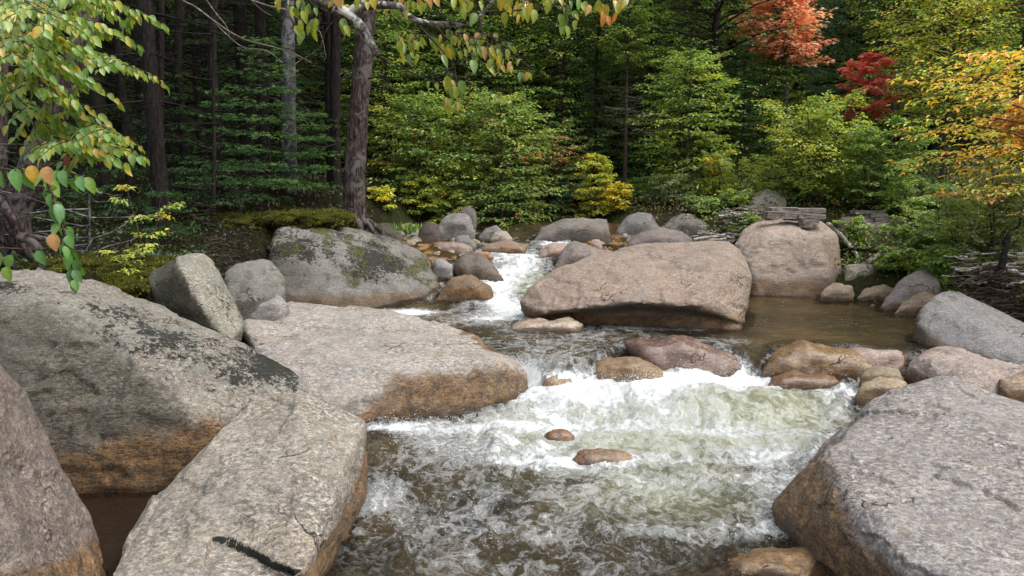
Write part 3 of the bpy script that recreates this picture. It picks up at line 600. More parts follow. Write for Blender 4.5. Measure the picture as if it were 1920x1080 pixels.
# --- right bank stones
for lab, ol, Y0, kw in [
    ('small tan boulder at the far edge of the pool', [(1537, 560), (1545, 540), (1565, 528), (1598, 535), (1602, 560), (1570, 568)], None, dict(tone=(.4, .33, .25), stain=.1)),
    ('tan rock beside the small tan boulder, in the pool edge', [(1606, 560), (1622, 538), (1660, 532), (1678, 540), (1672, 565), (1630, 567)], None, dict(tone=(.36, .29, .21), stain=.12)),
    ('blocky pale rock below the fallen log', [(1580, 530), (1583, 492), (1630, 487), (1645, 500), (1640, 545), (1600, 548)], 12.1, dict(tone=(.38, .35, .29), stain=.05, rnd=2)),
    ('rounded grey boulder leaning over the right pool edge', [(1646, 580), (1665, 545), (1700, 512), (1740, 503), (1778, 518), (1765, 560), (1690, 585)], 10.6, dict(tone=(.33, .30, .28), stain=.12)),
    ('brown wedge rock in front of the rounded grey boulder', [(1672, 588), (1690, 565), (1730, 548), (1765, 552), (1750, 585), (1700, 592)], 10.2, dict(tone=(.34, .27, .2), stain=.15)),
    ('long pale grey rock at the foot of the bushes', [(1628, 500), (1640, 478), (1690, 458), (1712, 466), (1700, 500), (1660, 510)], 12.6, dict(tone=PALE, stain=0)),
    ('grey rock half hidden in the right hand bushes', [(1760, 450), (1775, 415), (1810, 405), (1830, 425), (1826, 458), (1790, 465)], 13.5, dict(tone=GREY, stain=0)),
    ('round stone behind the dark streaked boulder', [(1660, 440), (1668, 412), (1700, 405), (1715, 430), (1700, 445)], 14.4, dict(tone=GREY, stain=0)),
    ('small stone under the leafy bush', [(1672, 465), (1680, 450), (1705, 448), (1712, 462), (1695, 470)], 13.0, dict(tone=GREY, stain=0)),
    ('flat topped dark boulder at the head of the rapids', [(1000, 452), (1010, 432), (1035, 414), (1085, 404), (1140, 407), (1149, 440), (1100, 450), (1040, 455)], 15.2, dict(tone=(.26, .235, .215), stain=0, lichen=.4, dark=.6, rnd=2, res=22)),
    ('pointed boulder leaning behind the midstream boulder', [(1032, 512), (1050, 475), (1072, 449), (1110, 455), (1150, 472), (1160, 510), (1080, 530)], 11.9, dict(tone=(.25, .215, .195), stain=.15, rnd=2, dark=.4, res=20)),
    ('grey boulder beside the pale green willow bush', [(1152, 445), (1165, 415), (1190, 400), (1222, 402), (1240, 430), (1225, 450)], 16.0, dict(tone=(.24, .23, .23), stain=0, lichen=.2)),
    ('humped brown boulder above the midstream boulder', [(1170, 462), (1190, 440), (1225, 427), (1275, 430), (1312, 450), (1310, 470), (1230, 475)], 13.4, dict(tone=(.27, .235, .22), stain=0, dark=.4)),
    ('rounded boulder by the root tangle', [(1235, 430), (1255, 408), (1295, 398), (1330, 412), (1342, 445), (1290, 450)], 15.2, dict(tone=(.24, .225, .215), stain=0, lichen=.3)),
    ('pale rock among the right bank shrubs', [(1395, 400), (1405, 365), (1440, 350), (1475, 370), (1480, 400)], 17, dict(tone=PALE, stain=0, lichen=.2)),
    ('low slab of pink rock beside the white chute', [(1000, 498), (1010, 468), (1035, 452), (1065, 455), (1062, 490), (1030, 503)], 12.5, dict(tone=(.38, .29, .25), stain=.12, T=1.2)),
    ('dark mottled rock left of the white chute', [(850, 492), (868, 474), (900, 473), (930, 500), (945, 520), (925, 528), (880, 524)], 11.5, dict(tone=(.15, .125, .10), stain=.2, wet=.4)),
    ('rust coloured stone on top of the dark mottled rock', [(883, 484), (895, 471), (918, 470), (928, 482), (905, 488)], 12.4, dict(tone=(.36, .22, .14), stain=.1)),
    ('grey stone between the lichen boulder and the pyramid rock', [(808, 520), (812, 485), (832, 480), (852, 500), (850, 525)], 11.6, dict(tone=GREY, stain=0)),
    ('tall grey rock with a pointed top on the far left bank', [(815, 440), (830, 405), (858, 396), (882, 402), (892, 438), (850, 446)], 15.6, dict(tone=(.31, .30, .29), stain=0, lichen=.25)),
    ('upright rock rising behind the tall grey rock', [(855, 432), (862, 392), (878, 380), (892, 390), (895, 432)], 16.6, dict(tone=(.25, .235, .23), stain=0)),
    ('dark shadowed rock above the pebble bar', [(780, 452), (786, 428), (800, 416), (822, 422), (826, 450), (800, 456)], 14.4, dict(tone=(.12, .10, .09), stain=0)),
    ('mossy dark rock at the foot of the spruce', [(692, 440), (700, 420), (735, 418), (755, 438), (752, 455), (710, 455)], 14, dict(tone=(.13, .125, .09), stain=0, moss=.4)),
    ('low grey rock left of the far pool', [(846, 466), (856, 442), (878, 440), (898, 460), (880, 472)], 13.9, dict(tone=(.27, .26, .25), stain=0)),
    ('brown ledge across the head of the chute', [(900, 472), (912, 455), (950, 448), (990, 458), (988, 474), (940, 478)], 13.7, dict(tone=(.33, .245, .18), stain=.15)),
    ('flat pink stone of the pebble bar', [(806, 472), (820, 457), (865, 454), (888, 463), (875, 476)], 13.3, dict(tone=(.38, .31, .27), stain=0)),
    ('grey rock at the left edge of the far stream', [(896, 446), (908, 428), (932, 422), (946, 436), (940, 450)], 15.6, dict(tone=(.28, .26, .25), stain=0)),
    ('pale stone with twigs on it in the far stream', [(918, 452), (930, 436), (950, 432), (960, 448), (942, 455)], 14.8, dict(tone=(.40, .35, .3), stain=0)),
]:
    if Y0 and Y0 > 13 and kw['tone'][0] < .4: kw['tone'] = tuple(.8 * c for c in kw['tone'])  # shade on the far rocks, painted in as a lower tone
    auto(lab, ol, Y0=(min(Y0, hit(sum(q[0] for q in ol) / len(ol), max(q[1] for q in ol) - 1)) if Y0 and Y0 > 12.7 else Y0), sink=1, **kw)
# pebble bar: many small stones one can count
rs = np.random.default_rng(21)
bar = [(755, 446, 24, 12), (765, 432, 32, 15), (803, 450, 28, 15), (838, 448, 32, 22), (845, 478, 22, 15), (868, 484, 24, 12), (818, 480, 22, 12), (860, 505, 24, 14), (790, 465, 26, 12), (777, 456, 20, 10),
       (1150, 452, 26, 14), (1170, 448, 22, 12), (1120, 460, 30, 14), (1095, 447, 24, 12), (832, 462, 24, 9), (905, 490, 20, 9), (740, 462, 24, 12), (1165, 462, 18, 9), (890, 455, 20, 9), (870, 452, 18, 8),
       (905, 462, 22, 8), (960, 452, 20, 8), (700, 452, 18, 8), (815, 466, 18, 8), (1130, 446, 18, 9), (1185, 455, 20, 10), (1340, 455, 22, 10), (1630, 575, 26, 10), (1725, 592, 20, 8), (1600, 572, 18, 7)]
for k in range(26):
    lft = k % 2 == 0; bar.append((rs.uniform(748, 900) if lft else rs.uniform(1070, 1230), rs.uniform(436, 474) if lft else rs.uniform(446, 468), rs.uniform(16, 40), rs.uniform(9, 20)))
tones = [('pale', (.38, .35, .32)), ('pinkish', (.38, .3, .26)), ('tan', (.34, .28, .2)), ('grey', (.27, .26, .25)), ('brown', (.2, .16, .12))]
for i, (x, y, wd, hh) in enumerate(bar):
    a = np.sort(rs.uniform(0, 2 * math.pi, 9)); rr = rs.uniform(.8, 1.12, 9)
    ol = [(x + wd / 2 * rr[k] * math.cos(a[k]), y - hh / 2 + hh / 2 * rr[k] * math.sin(a[k])) for k in range(9)]
    tn, tc = tones[int(rs.integers(5))]
    auto('small rounded stones strewn at the water edge', ol, tone=tc, stain=0.03, T=.9, res=11, rnd=3, name='stone', cat='stone', group='small stones along the water edge')
print('rocks', len(ALLROCK), round(time.time() - T0, 1))

# ------------------------------------------------------------------ water sheet
def build_water():
    Yr = np.exp(np.arange(math.log(2.2), math.log(22), .0038)); s = np.arange(-.95, .8, .0025)
    gy, gs = np.meshgrid(Yr, s, indexing='ij'); gx = gs * (gy + .3)
    X = gx.ravel(); Y = gy.ravel(); base = water(X, Y)
    px, py = proj(X, Y, base)
    def blobs(L):
        v = 0
        for (x, y, rx, ry, a) in L: v = v + a * np.exp(-((px - x) / rx) ** 2 - ((py - y) / ry) ** 2)
        return v
    foam = blobs([(1290, 722, 150, 22, 1.7), (1240, 752, 200, 16, .6), (1120, 800, 220, 14, .55), (1380, 815, 170, 10, .6), (1010, 870, 120, 12, .5), (1200, 865, 150, 9, .5), (1060, 715, 45, 26, .7), (1000, 706, 22, 34, 1.3), (1400, 722, 60, 22, 1.1), (1600, 740, 60, 22, .9), (1160, 758, 150, 20, .65), (1020, 770, 80, 24, .45), (880, 800, 160, 20, .9), (730, 802, 50, 9, 1.1),
                  (980, 845, 150, 26, .75), (1260, 790, 220, 34, .45), (1440, 850, 130, 20, .6), (1300, 905, 150, 16, .45), (1560, 790, 50, 40, .5), (1440, 910, 55, 60, .55), (1430, 985, 80, 12, .8), (1300, 1000, 120, 10, .3),
                  (830, 850, 100, 30, .4), (715, 925, 45, 35, .6), (1000, 1030, 340, 80, .27), (800, 960, 200, 50, .25), (1200, 900, 250, 60, .3), (950, 578, 60, 17, 1.2), (938, 535, 42, 28, 1.4), (985, 500, 45, 20, 1.0), (960, 480, 60, 10, .8), (1040, 458, 32, 7, 1.2),
                  (930, 470, 50, 6, .6), (772, 586, 50, 5, 1.8), (1000, 598, 100, 8, .7), (1060, 640, 160, 22, .35), (880, 600, 90, 12, .45), (1200, 616, 110, 5, .8), (1385, 692, 26, 14, .3), (1330, 684, 30, 10, .2), (1100, 740, 90, 20, .7), (1290, 680, 90, 14, .3), (1050, 670, 60, 14, .3), (1350, 640, 70, 8, .3), (605, 580, 30, 5, .0), (850, 470, 20, 5, .8), (1640, 700, 40, 10, .4), (300, 850, 60, 4, .0)])
    aer = np.clip(blobs([(1310, 762, 240, 55, 1.15), (1450, 800, 140, 60, .6), (1010, 800, 200, 40, .65), (1120, 835, 220, 50, .55), (975, 530, 55, 50, .8), (1300, 905, 180, 60, .35), (1000, 710, 50, 35, .7), (1220, 950, 330, 80, .42), (1060, 600, 60, 10, .3)]), 0, .95)
    low = 1 - ss(Y - lipY(X), -.1, .2)
    turb = np.clip(low * (.85 + .3 * ss(Y, 3.5, 6.5)) * ss(X, -1.7, -1.1) + .15, 0, 1.2)
    rap = ss(Y, 10.2, 11) * (1 - ss(Y, 17, 20)) * (1 - ss(X, 1., 2.)); turb = np.maximum(turb, rap * .9)
    near = np.exp(-((Y - 9.2) / 1.3) ** 2) * (1 - ss(X, 2.2, 3)) * .45; turb = np.maximum(turb, near)
    turb *= 1 - .75 * (X < -1.6) * (Y < 7); pool_shade = ss(-X, 1.3, 1.7) * ss(-Y, -7, -6.6)
    q = np.stack([X, Y * .9, 0 * X], 1)
    wq = q + .35 * np.stack([fbm(q * 1.3 + 5, 2), fbm(q * 1.3 + 9, 2), 0 * X], 1)
    big = fbm(wq * np.array([.9, 1.5, 1]), 3); sm = fbm(wq * np.array([3.4, 4.2, 1]), 4, .6, True) - .6; ti = fbm(wq * 15, 3, .6)
    z = base + turb * (.075 * big + .024 * sm + .006 * ti)
    # the boil below the cascade
    z = z + .14 * np.exp(-((px - 1330) / 150) ** 2 - ((py - 762) / 26) ** 2) + .08 * np.exp(-((px - 1130) / 110) ** 2 - ((py - 755) / 20) ** 2) - .07 * np.exp(-((px - 1300) / 160) ** 2 - ((py - 800) / 16) ** 2) + .06 * np.exp(-((px - 1000) / 60) ** 2 - ((py - 602) / 9) ** 2)
    # depth over rocks and bed
    dg = bpy.context.evaluated_depsgraph_get()
    gr = ground(X, Y); bz = gr.copy()
    from mathutils.bvhtree import BVHTree
    allv = []; allf = []; off = 0
    for o in ALLROCK:
        me = o.data; n = len(me.vertices); co = np.empty(n * 3, np.float32); me.vertices.foreach_get('co', co); co = co.reshape(-1, 3) + np.array(o.location)
        k = max(int(.035 / max(.001, 1) * 0), 0)
        mi = np.floor((co[:, 0] / (co[:, 1] + .3) + .95) / .0025).astype(int); mj = np.floor(np.log(np.maximum(co[:, 1], 2.2) / 2.2) / .0038).astype(int)
        ok = (mi >= 0) & (mi < len(s)) & (mj >= 0) & (mj < len(Yr)) & (co[:, 2] < 3)
        G = bz.reshape(len(Yr), len(s))
        for dj in range(-3, 4):
            for di in range(-3, 4):
                np.maximum.at(G, (np.clip(mj[ok] + dj, 0, len(Yr) - 1), np.clip(mi[ok] + di, 0, len(s) - 1)), co[ok, 2] - .01 * (abs(di) + abs(dj)))
        bz = G.ravel()
    depth = z - bz
    shallow = np.exp(-np.clip(depth, 0, 5) / .16)
    edge = np.exp(-np.abs(depth) / .05)
    foam = foam + .35 * edge * turb * ss(Y, 5, 6)
    # water poured as a skin over the wet rocks of the cascade
    skin = ss(px, 1300, 1345) * ss(-px, -1425, -1395) * ss(py, 640, 660) * ss(-py, -715, -700) * 0 + ss(px, 1010, 1030) * ss(-px, -1100, -1080) * ss(py, 685, 700) * ss(-py, -740, -725)
    z = np.where((depth < .03) & (depth > -.30) & (skin > .3), bz + .025, z)
    bub = ss(X, 2.4, 3.) * ss(Y, 8.6, 9.2) * (1 - ss(Y, 11.5, 13)); olive = ss(X, 2.0, 3.) * ss(Y, 8.2, 9)
    chop = np.clip(.12 + turb * .8, .1, .95) * (1 - .8 * bub)
    flow = np.stack([X + .28 * Y * 0, Y * .62 + .18 * X, 0 * X], 1)
    idx = np.arange(len(X)).reshape(gx.shape)
    f = np.stack([idx[:-1, :-1], idx[:-1, 1:], idx[1:, 1:], idx[1:, :-1]], -1).reshape(-1, 4)
    buried = (gr > z + .25); f = f[~buried[f].all(1)]
    me = mesh_np('stream_water', np.stack([X, Y, z], 1), [f], water_material(), dict(foam=np.clip(foam, 0, 1.8), aer=aer, shallow=shallow, chop=chop, bubbles=bub, olive=olive, pool_shade=pool_shade, flow=flow))
    tag(link('stream_water', me), kind='structure')
    return X, Y, z, foam * (depth > .04), low
WX, WY, WZ, WF, WLOW = build_water()
print('water', round(time.time() - T0, 1))

# drops thrown up by the cascade
def spray():
    r = np.random.default_rng(5); pr = np.clip(WF, 0, 1.5) ** 2.2 * (WY < 8.3) * (WY > 4.6) * (WX > -1.9) * WY; pr /= pr.sum()
    i = r.choice(len(WX), 4200, p=pr); hgt = r.exponential(.008 + .03 * (WY[i] > 6.6)); rad = r.uniform(.0018, .0055, len(i))
    c = np.stack([WX[i] + r.normal(0, .03, len(i)), WY[i] + r.normal(0, .03, len(i)), WZ[i] + .01 + hgt], 1)
    o6 = np.array([[1, 0, 0], [-1, 0, 0], [0, 1, 0], [0, -1, 0], [0, 0, 1], [0, 0, -1]]); f8 = np.array([[0, 2, 4], [2, 1, 4], [1, 3, 4], [3, 0, 4], [2, 0, 5], [1, 2, 5], [3, 1, 5], [0, 3, 5]])
    V = (c[:, None] + o6[None] * rad[:, None, None]).reshape(-1, 3); Fc = (f8[None] + (np.arange(len(c)) * 6)[:, None, None]).reshape(-1, 3)
    m = mat('droplets'); t = NT(m); t.out(t.n('ShaderNodeBsdfPrincipled', inp={'Base Color': (.85, .88, .9, 1), 'Roughness': .25}).outputs[0])
    tag(link('water_spray', mesh_np('water_spray', V, [Fc], m)), 'white spray drops thrown up by the cascade', 'spray', kind='stuff')
spray()

# ------------------------------------------------------------------ plants
DG = (.035, .075, .02); MG = (.078, .132, .038); LG = (.145, .205, .05); YG = (.25, .275, .05); YE = (.33, .28, .04); OR = (.40, .235, .04); RE = (.32, .10, .085); PK = (.42, .26, .22); BG = (.06, .105, .06); GG = (.13, .165, .085); PEACH = (.34, .19, .10)
def pick(pal, n, r):
    cs = np.array([p[0] for p in pal]); ws = np.array([p[1] for p in pal], float); ws /= ws.sum()
    return cs[r.choice(len(cs), n, p=ws)]
def gen_broadleaf(r, height, spread, crown0=.25, limbs=34, leaf=.07, pal=((MG, 1),), flat=.75, lean=(0, 0), trunk_r=None, droop=.25, twigs=11, perleaf=11, multi=1, prof=None, up=.35, sparse=1., aspect=.55, hang=.15):
    """returns (Tubes, Leaves); limbs carry flat sprays of leaves in layers"""
    tb = Tubes(); lv = Leaves(); tr = trunk_r or height * .012
    stems = []
    for k in range(multi):
        a = 2 * math.pi * k / multi + r.uniform(0, 1); off = (0 if multi == 1 else spread * .42)
        top = np.array([lean[0] + off * math.cos(a), lean[1] + off * math.sin(a), height * (1 if multi == 1 else r.uniform(.75, 1))])
        t = np.linspace(0, 1, 9)[:, None]
        pts = top * t ** np.array([1.3 if multi == 1 else .8, 1.3 if multi == 1 else .8, 1.]) + r.normal(0, height * .006, (9, 3)) * t
        pts[0, 2] = -.3
        tb.add(pts, np.linspace(tr, tr * .18, 9), 7); stems.append(pts)
    for k in range(limbs):
        st = stems[k % multi]; h = crown0 + (1 - crown0) * ((k + r.uniform(.1, .9)) / limbs)
        x = h * 8; i0 = min(int(x), 7); o = st[i0] + (st[i0 + 1] - st[i0]) * (x - i0)
        pf = prof((h - crown0) / (1 - crown0)) if prof else math.sqrt(max(.06, 1 - abs(2 * (h - crown0) / (1 - crown0) - .75) ** 2.2 / 1.9))
        L = spread * pf * r.uniform(.65, 1.12) * (1 if multi == 1 else .72)
        az = k * 2.4 + r.uniform(-.4, .4); el = up + .5 * h * r.uniform(0, 1)
        t = np.linspace(0, 1, 7)
        dirh = np.array([math.cos(az), math.sin(az), 0])
        lp = o + dirh * (L * t * math.cos(el * .6))[:, None] + np.array([0, 0, 1]) * (L * (math.sin(el) * t - droop * t ** 2.2))[:, None] + r.normal(0, L * .012, (7, 3)) * t[:, None]
        tb.add(lp, np.linspace(max(tr * .3 * L / max(spread, .1), .004), .002, 7), 4)
        side = np.array([-dirh[1], dirh[0], 0])
        nt_ = max(2, int(twigs * sparse))
        base_c = pick(pal, 1, r)[0]
        for j in range(nt_):
            u = (j + .8) / nt_; u = .18 + .82 * u
            x = u * 6; i0 = min(int(x), 5); b = lp[i0] + (lp[i0 + 1] - lp[i0]) * (x - i0)
            sgn = 1 if j % 2 else -1
            tl = L * (.42 * (1.15 - u) + .12) * r.uniform(.7, 1.2)
            d = dirh * r.uniform(.55, .9) + side * sgn * r.uniform(.5, .95) + np.array([0, 0, r.normal(.02, .12)])
            d /= np.linalg.norm(d); e = b + d * tl + np.array([0, 0, -droop * .4 * tl])
            tb.add([b, (b + e) / 2 + np.array([0, 0, .03 * tl]), e], [.003, .0025, .0015], 3)
            n = max(3, int(perleaf * tl / (L * .35) * r.uniform(.8, 1.1)))
            v = np.linspace(.12, 1.05, n)[:, None]; c = b + (e - b) * v + r.normal(0, leaf * .35, (n, 3)) * np.array([1, 1, 1 - flat * .6])
            sd2 = np.cross(d, [0, 0, 1.]); sd2 /= np.linalg.norm(sd2) + 1e-9
            ld = d * r.uniform(.4, 1, (n, 1)) + sd2 * ((np.arange(n) % 2) * 2 - 1)[:, None] * r.uniform(.4, 1, (n, 1)) + np.stack([0 * v[:, 0], 0 * v[:, 0], r.normal(-hang, .25, n)], 1)
            nm = np.stack([r.normal(0, .42 * (1.3 - flat), n), r.normal(0, .42 * (1.3 - flat), n), np.ones(n)], 1)
            l = leaf * r.uniform(.7, 1.2, n)
            col = np.where(r.random((n, 1)) < .65, base_c if r.random() < .6 else pick(pal, 1, r)[0], pick(pal, n, r)) * r.uniform(.75, 1.2, (n, 1))
            lv.add(c, ld, nm, l, l * aspect * r.uniform(.85, 1.1, n), col)
    return tb, lv
def gen_conifer(r, height, spread, crown0=.1, pal=((DG, 1),), dens=1., needle=.055, dead=.2, trunk_r=None, soft=False, step=.3):
    tb = Tubes(); lv = Leaves(); tr = trunk_r or height * .011
    t = np.linspace(0, 1, 12)[:, None]; st = np.array([0, 0, height]) * t + r.normal(0, .012 * height, (12, 3)) * t * np.array([1, 1, 0]); st[0, 2] = -.4
    tb.add(st, np.linspace(tr, tr * .1, 12), 8, .12)
    z = crown0 * height
    while z < height * .985:
        h = z / height; nb = 5 + int(r.integers(0, 2)); a0 = r.uniform(0, 6.28)
        L0 = spread * (1 - h) ** .75 * (1.0 if not soft else 1.1) + .12
        for k in range(nb):
            az = a0 + 6.283 * k / nb + r.uniform(-.3, .3); L = L0 * r.uniform(.65, 1.1)
            d = np.array([math.cos(az), math.sin(az), 0]); s_ = np.array([-d[1], d[0], 0])
            tt = np.linspace(0, 1, 6); x = h * 11; i0 = min(int(x), 10); o = st[i0] + (st[i0 + 1] - st[i0]) * (x - i0)
            up_ = .35 * h - .12 + r.uniform(-.08, .08) + (.15 if soft else 0)
            lp = o + d * (L * tt)[:, None] + np.array([0, 0, 1]) * (L * (up_ * tt - .22 * tt ** 1.5 + .16 * tt ** 3))[:, None]
            tb.add(lp, np.linspace(max(.012 * L, .005), .002, 6), 3)
            if r.random() < dead * (1 - h) ** 1.5 * 1.5:      # a dead limb: bare twigs only
                for j in range(6):
                    b = lp[1 + j % 5]; e = b + (d * .6 + s_ * (1 if j % 2 else -1) * .8 + np.array([0, 0, r.uniform(-.3, .1)])) * L * r.uniform(.15, .3); tb.add([b, e], [.003, .001], 3)
                continue
            nbr = max(4, int(L / .10 * dens)); bc = pick(pal, 1, r)[0] * r.uniform(.7, 1.15)
            u = np.linspace(.12, 1., nbr); b = np.stack([np.interp(u, tt, lp[:, q]) for q in range(3)], 1)
            sg = (np.arange(nbr) % 2) * 2 - 1
            bl = L * .34 * (1.12 - u) * r.uniform(.7, 1.2, nbr) + .07
            bd = d * .62 + s_ * sg[:, None] * .8 + np.stack([np.zeros(nbr), np.zeros(nbr), r.normal(-.12 if not soft else .1, .12, nbr)], 1)
            m_ = 6 if not soft else 6
            for q in range(m_):
                v = (q + .5) / m_; keep = bl * v > -1
                c = b + bd * (bl * v)[:, None] + r.normal(0, .012, (nbr, 3))
                for sgn in (-1, 1):
                    side2 = np.cross(bd, [0, 0, 1.])
                    ld = bd * .75 + side2 * sgn * (.55 if not soft else r.uniform(.3, 1)) + r.normal(0, .18 if not soft else .45, (nbr, 3))
                    nm = np.stack([r.normal(0, .3, nbr), r.normal(0, .3, nbr), np.ones(nbr)], 1)
                    l = needle * r.uniform(.8, 1.3, nbr) * (1 if not soft else 1.5)
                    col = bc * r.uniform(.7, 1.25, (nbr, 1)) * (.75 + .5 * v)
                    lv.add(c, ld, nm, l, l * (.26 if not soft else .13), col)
            # leading shoot
            lv.add(lp[-1:] , d[None], np.array([[0, 0, 1.]]), np.array([needle * 1.6]), np.array([needle * .5]), bc[None])
        z += step * (.75 + .5 * (1 - h)) * r.uniform(.85, 1.15)
    return tb, lv
SEED = [100]
def place(name, label, cat, px, Y, tb, lv, bark=TWIG, leafm=None, tpl=FAR, group=None, rz=0., stem='trunk', crown='crown', z=None, X=None):
    X = P(px, 400, Y)[0] if X is None else X; zz = float(ground(np.array([X]), np.array([Y]))[0]) if z is None else z
    o = thing(name, label, cat, (X, Y, zz), rz, group)
    link(stem, tb.mesh(stem, bark), o); link(crown, lv.mesh(crown, leafm or LEAF, tpl), o)
    return o
def bush(name, label, px, Y, top, wpx, pal, cat='shrub', bottom=None, dense=1., stem='stem', crown='foliage', tpl=FAR, bark=TWIG, z=None, rz=0., leanpx=0, group=None, **k):
    """a broadleaf plant whose crown fills the photo from `top` down to `bottom` and is wpx wide"""
    SEED[0] += 1; r = np.random.default_rng(SEED[0])
    X = P(px, 400, Y)[0]; g = float(ground(np.array([X]), np.array([Y]))[0]) if z is None else z
    zt = P(px, top, Y)[2]; Hh = max(zt - g, .3); sp = wpx / 2 / F_PX * Y
    c0 = .06 if bottom is None else np.clip((P(px, bottom, Y)[2] - g) / Hh, .03, .9)
    kw = dict(limbs=int((26 + 10 * Hh) * dense), leaf=.07, crown0=c0, pal=pal, lean=(leanpx / F_PX * Y, 0)); kw.update(k)
    tb, lv = gen_broadleaf(r, Hh, sp, **kw)
    return place(name, label, cat, px, Y, tb, lv, bark, None, tpl, group, rz, stem, crown, z=g)

# --- the wood behind: a few conifer and broadleaf patterns, each tree its own object
def proto_conifer(seed, h, sp, **k):
    r = np.random.default_rng(seed); tb, lv = gen_conifer(r, h, sp, **k)
    return tb.mesh('trunk', DARKBARK), lv.mesh('crown', NEEDLE)
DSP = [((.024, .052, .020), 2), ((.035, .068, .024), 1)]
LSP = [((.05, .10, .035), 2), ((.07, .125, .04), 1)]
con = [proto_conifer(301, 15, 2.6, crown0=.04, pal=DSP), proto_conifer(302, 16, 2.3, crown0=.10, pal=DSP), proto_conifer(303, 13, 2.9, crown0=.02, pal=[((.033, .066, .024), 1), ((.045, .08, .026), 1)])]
bare = [proto_conifer(311, 15, 1.5, crown0=.12, pal=DSP, dens=.35, dead=1.0, step=.5, trunk_r=.13), proto_conifer(312, 14, 1.3, crown0=.2, pal=DSP, dens=.35, dead=1.1, step=.6, trunk_r=.1)]
def place_me(name, label, cat, X, Y, pair, rz, sc, group=None):
    o = thing(name, label, cat, (X, Y, float(ground(np.array([X]), np.array([Y]))[0])), rz, group); o.scale = (sc, sc, sc)
    link('trunk', pair[0], o); link('crown', pair[1], o); return o
def brl(seed, h, sp, **k):
    r = np.random.default_rng(seed); tb, lv = gen_broadleaf(r, h, sp, **k); return tb.mesh('trunk', DARKBARK), lv.mesh('crown', LEAF)
PALG = [(MG, 4), (LG, 2), (DG, 2), (YG, .4)]
broad = [brl(321, 10, 2.6, crown0=.1, limbs=110, pal=PALG, leaf=.085, twigs=12), brl(322, 9, 2.4, crown0=.08, limbs=100, pal=[(MG, 3), (LG, 4), (YG, 1)], leaf=.085, twigs=12), brl(323, 11, 2.7, crown0=.12, limbs=110, pal=[(DG, 3), (MG, 3), (YG, .3)], leaf=.085, twigs=12)]
rf = np.random.default_rng(77)
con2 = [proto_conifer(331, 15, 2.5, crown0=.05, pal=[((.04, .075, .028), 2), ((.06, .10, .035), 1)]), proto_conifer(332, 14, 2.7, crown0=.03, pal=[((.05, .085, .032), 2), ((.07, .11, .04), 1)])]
# left bank, deep shade
for (px, Y) in [(-60, 14), (60, 16), (150, 13.5), (230, 17), (330, 15.5), (400, 18), (470, 15), (560, 17), (620, 19.5), (120, 20), (280, 21), (420, 22), (10, 23), (520, 23), (690, 22), (180, 26), (350, 27), (-200, 18), (-260, 13), (600, 27)]:
    i = int(rf.integers(3)); X = P(px, 400, Y)[0]
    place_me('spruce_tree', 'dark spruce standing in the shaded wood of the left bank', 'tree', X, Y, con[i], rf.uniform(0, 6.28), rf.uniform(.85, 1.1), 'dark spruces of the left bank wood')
for (px, Y, sc) in [(303, 11.0, 1.), (352, 13, .8), (415, 12.5, .9), (248, 12.5, .8), (200, 11.8, .8), (500, 14.0, .9), (625, 15.0, 1.1), (98, 11.5, 1.), (280, 14.5, .9), (385, 15, .9)]:
    i = int(rf.integers(2)); X = P(px, 400, Y)[0]
    place_me('bare_spruce', 'thin bare lower trunk with dead twigs in the shaded left wood', 'tree', X, Y, bare[i], rf.uniform(0, 6.28), sc, 'bare trunks in the left wood')
# centre and right, farther
for (px, Y) in [(760, 24), (880, 27), (1000, 23), (1080, 20.5), (1150, 22.5), (1215, 20), (1290, 24), (1360, 21.5), (1440, 26), (1120, 26), (950, 30), (1230, 29), (1540, 27), (1680, 25), (1800, 22), (1905, 19.5), (1990, 23), (1740, 30), (1600, 31), (1400, 31), (1060, 32), (820, 32), (1880, 27), (2080, 18), (700, 30)]:
    i = int(rf.integers(3)); X = P(px, 400, Y)[0]
    place_me('spruce_tree', 'dark spruce of the wood across the stream', 'tree', X, Y, con2[i % 2], rf.uniform(0, 6.28), rf.uniform(.85, 1.15), 'dark spruces across the stream')
for (px, Y) in [(740, 19.5), (830, 21), (920, 22), (1010, 26), (700, 25), (1330, 18.5), (1480, 23.5), (1630, 21), (1740, 19), (860, 26), (960, 19.5), (1780, 25), (1280, 27), (640, 21.5)]:
    i = int(rf.integers(3)); X = P(px, 400, Y)[0]
    place_me('broadleaf_tree', 'leafy green tree among the spruces behind the stream', 'tree', X, Y, broad[i], rf.uniform(0, 6.28), rf.uniform(.85, 1.1), 'leafy trees behind the stream')
# spruces farther up the hill, one pattern
for k in range(46):
    Y = rf.uniform(33, 52); X = rf.uniform(-.85, .85) * Y
    place_me('spruce_tree', 'spruce high on the wooded slope behind the stream', 'tree', X, Y, con2[k % 2], rf.uniform(0, 6.28), rf.uniform(.9, 1.2), 'spruces on the far slope')
print('wood', round(time.time() - T0, 1))

# --- named plants of the middle distance
B = bush
B('beech_shrub', 'spreading mid green bush with orange tinged leaves left of centre', 790, 16.4, 190, 230, [(MG, 5), (LG, 3), (YG, 1), (OR, .35)], dense=1.5, leaf=.085)
B('beech_shrub', 'arching bright green bush overhanging the far rocks', 940, 16.5, 185, 250, [(LG, 4), (MG, 4), (PEACH, .5), (YG, .5)], dense=1.6, leaf=.085)
B('beech_shrub', 'green bush with peach coloured leaves above the dark dogwood', 1040, 17.5, 235, 130, [(MG, 3), (PEACH, 1.6), (DG, 2)], dense=1.1)
B('young_tree', 'light green young tree just right of the big trunk', 730, 17.5, 20, 190, [(LG, 4), (MG, 3), (YG, 1)], cat='tree', dense=1.3, stem='trunk', crown='crown', leaf=.085)
B('young_tree', 'tall light green tree filling the top centre', 880, 18.5, -60, 260, [(MG, 5), (LG, 2), (DG, 2)], cat='tree', dense=1.3, stem='trunk', crown='crown', leaf=.085)
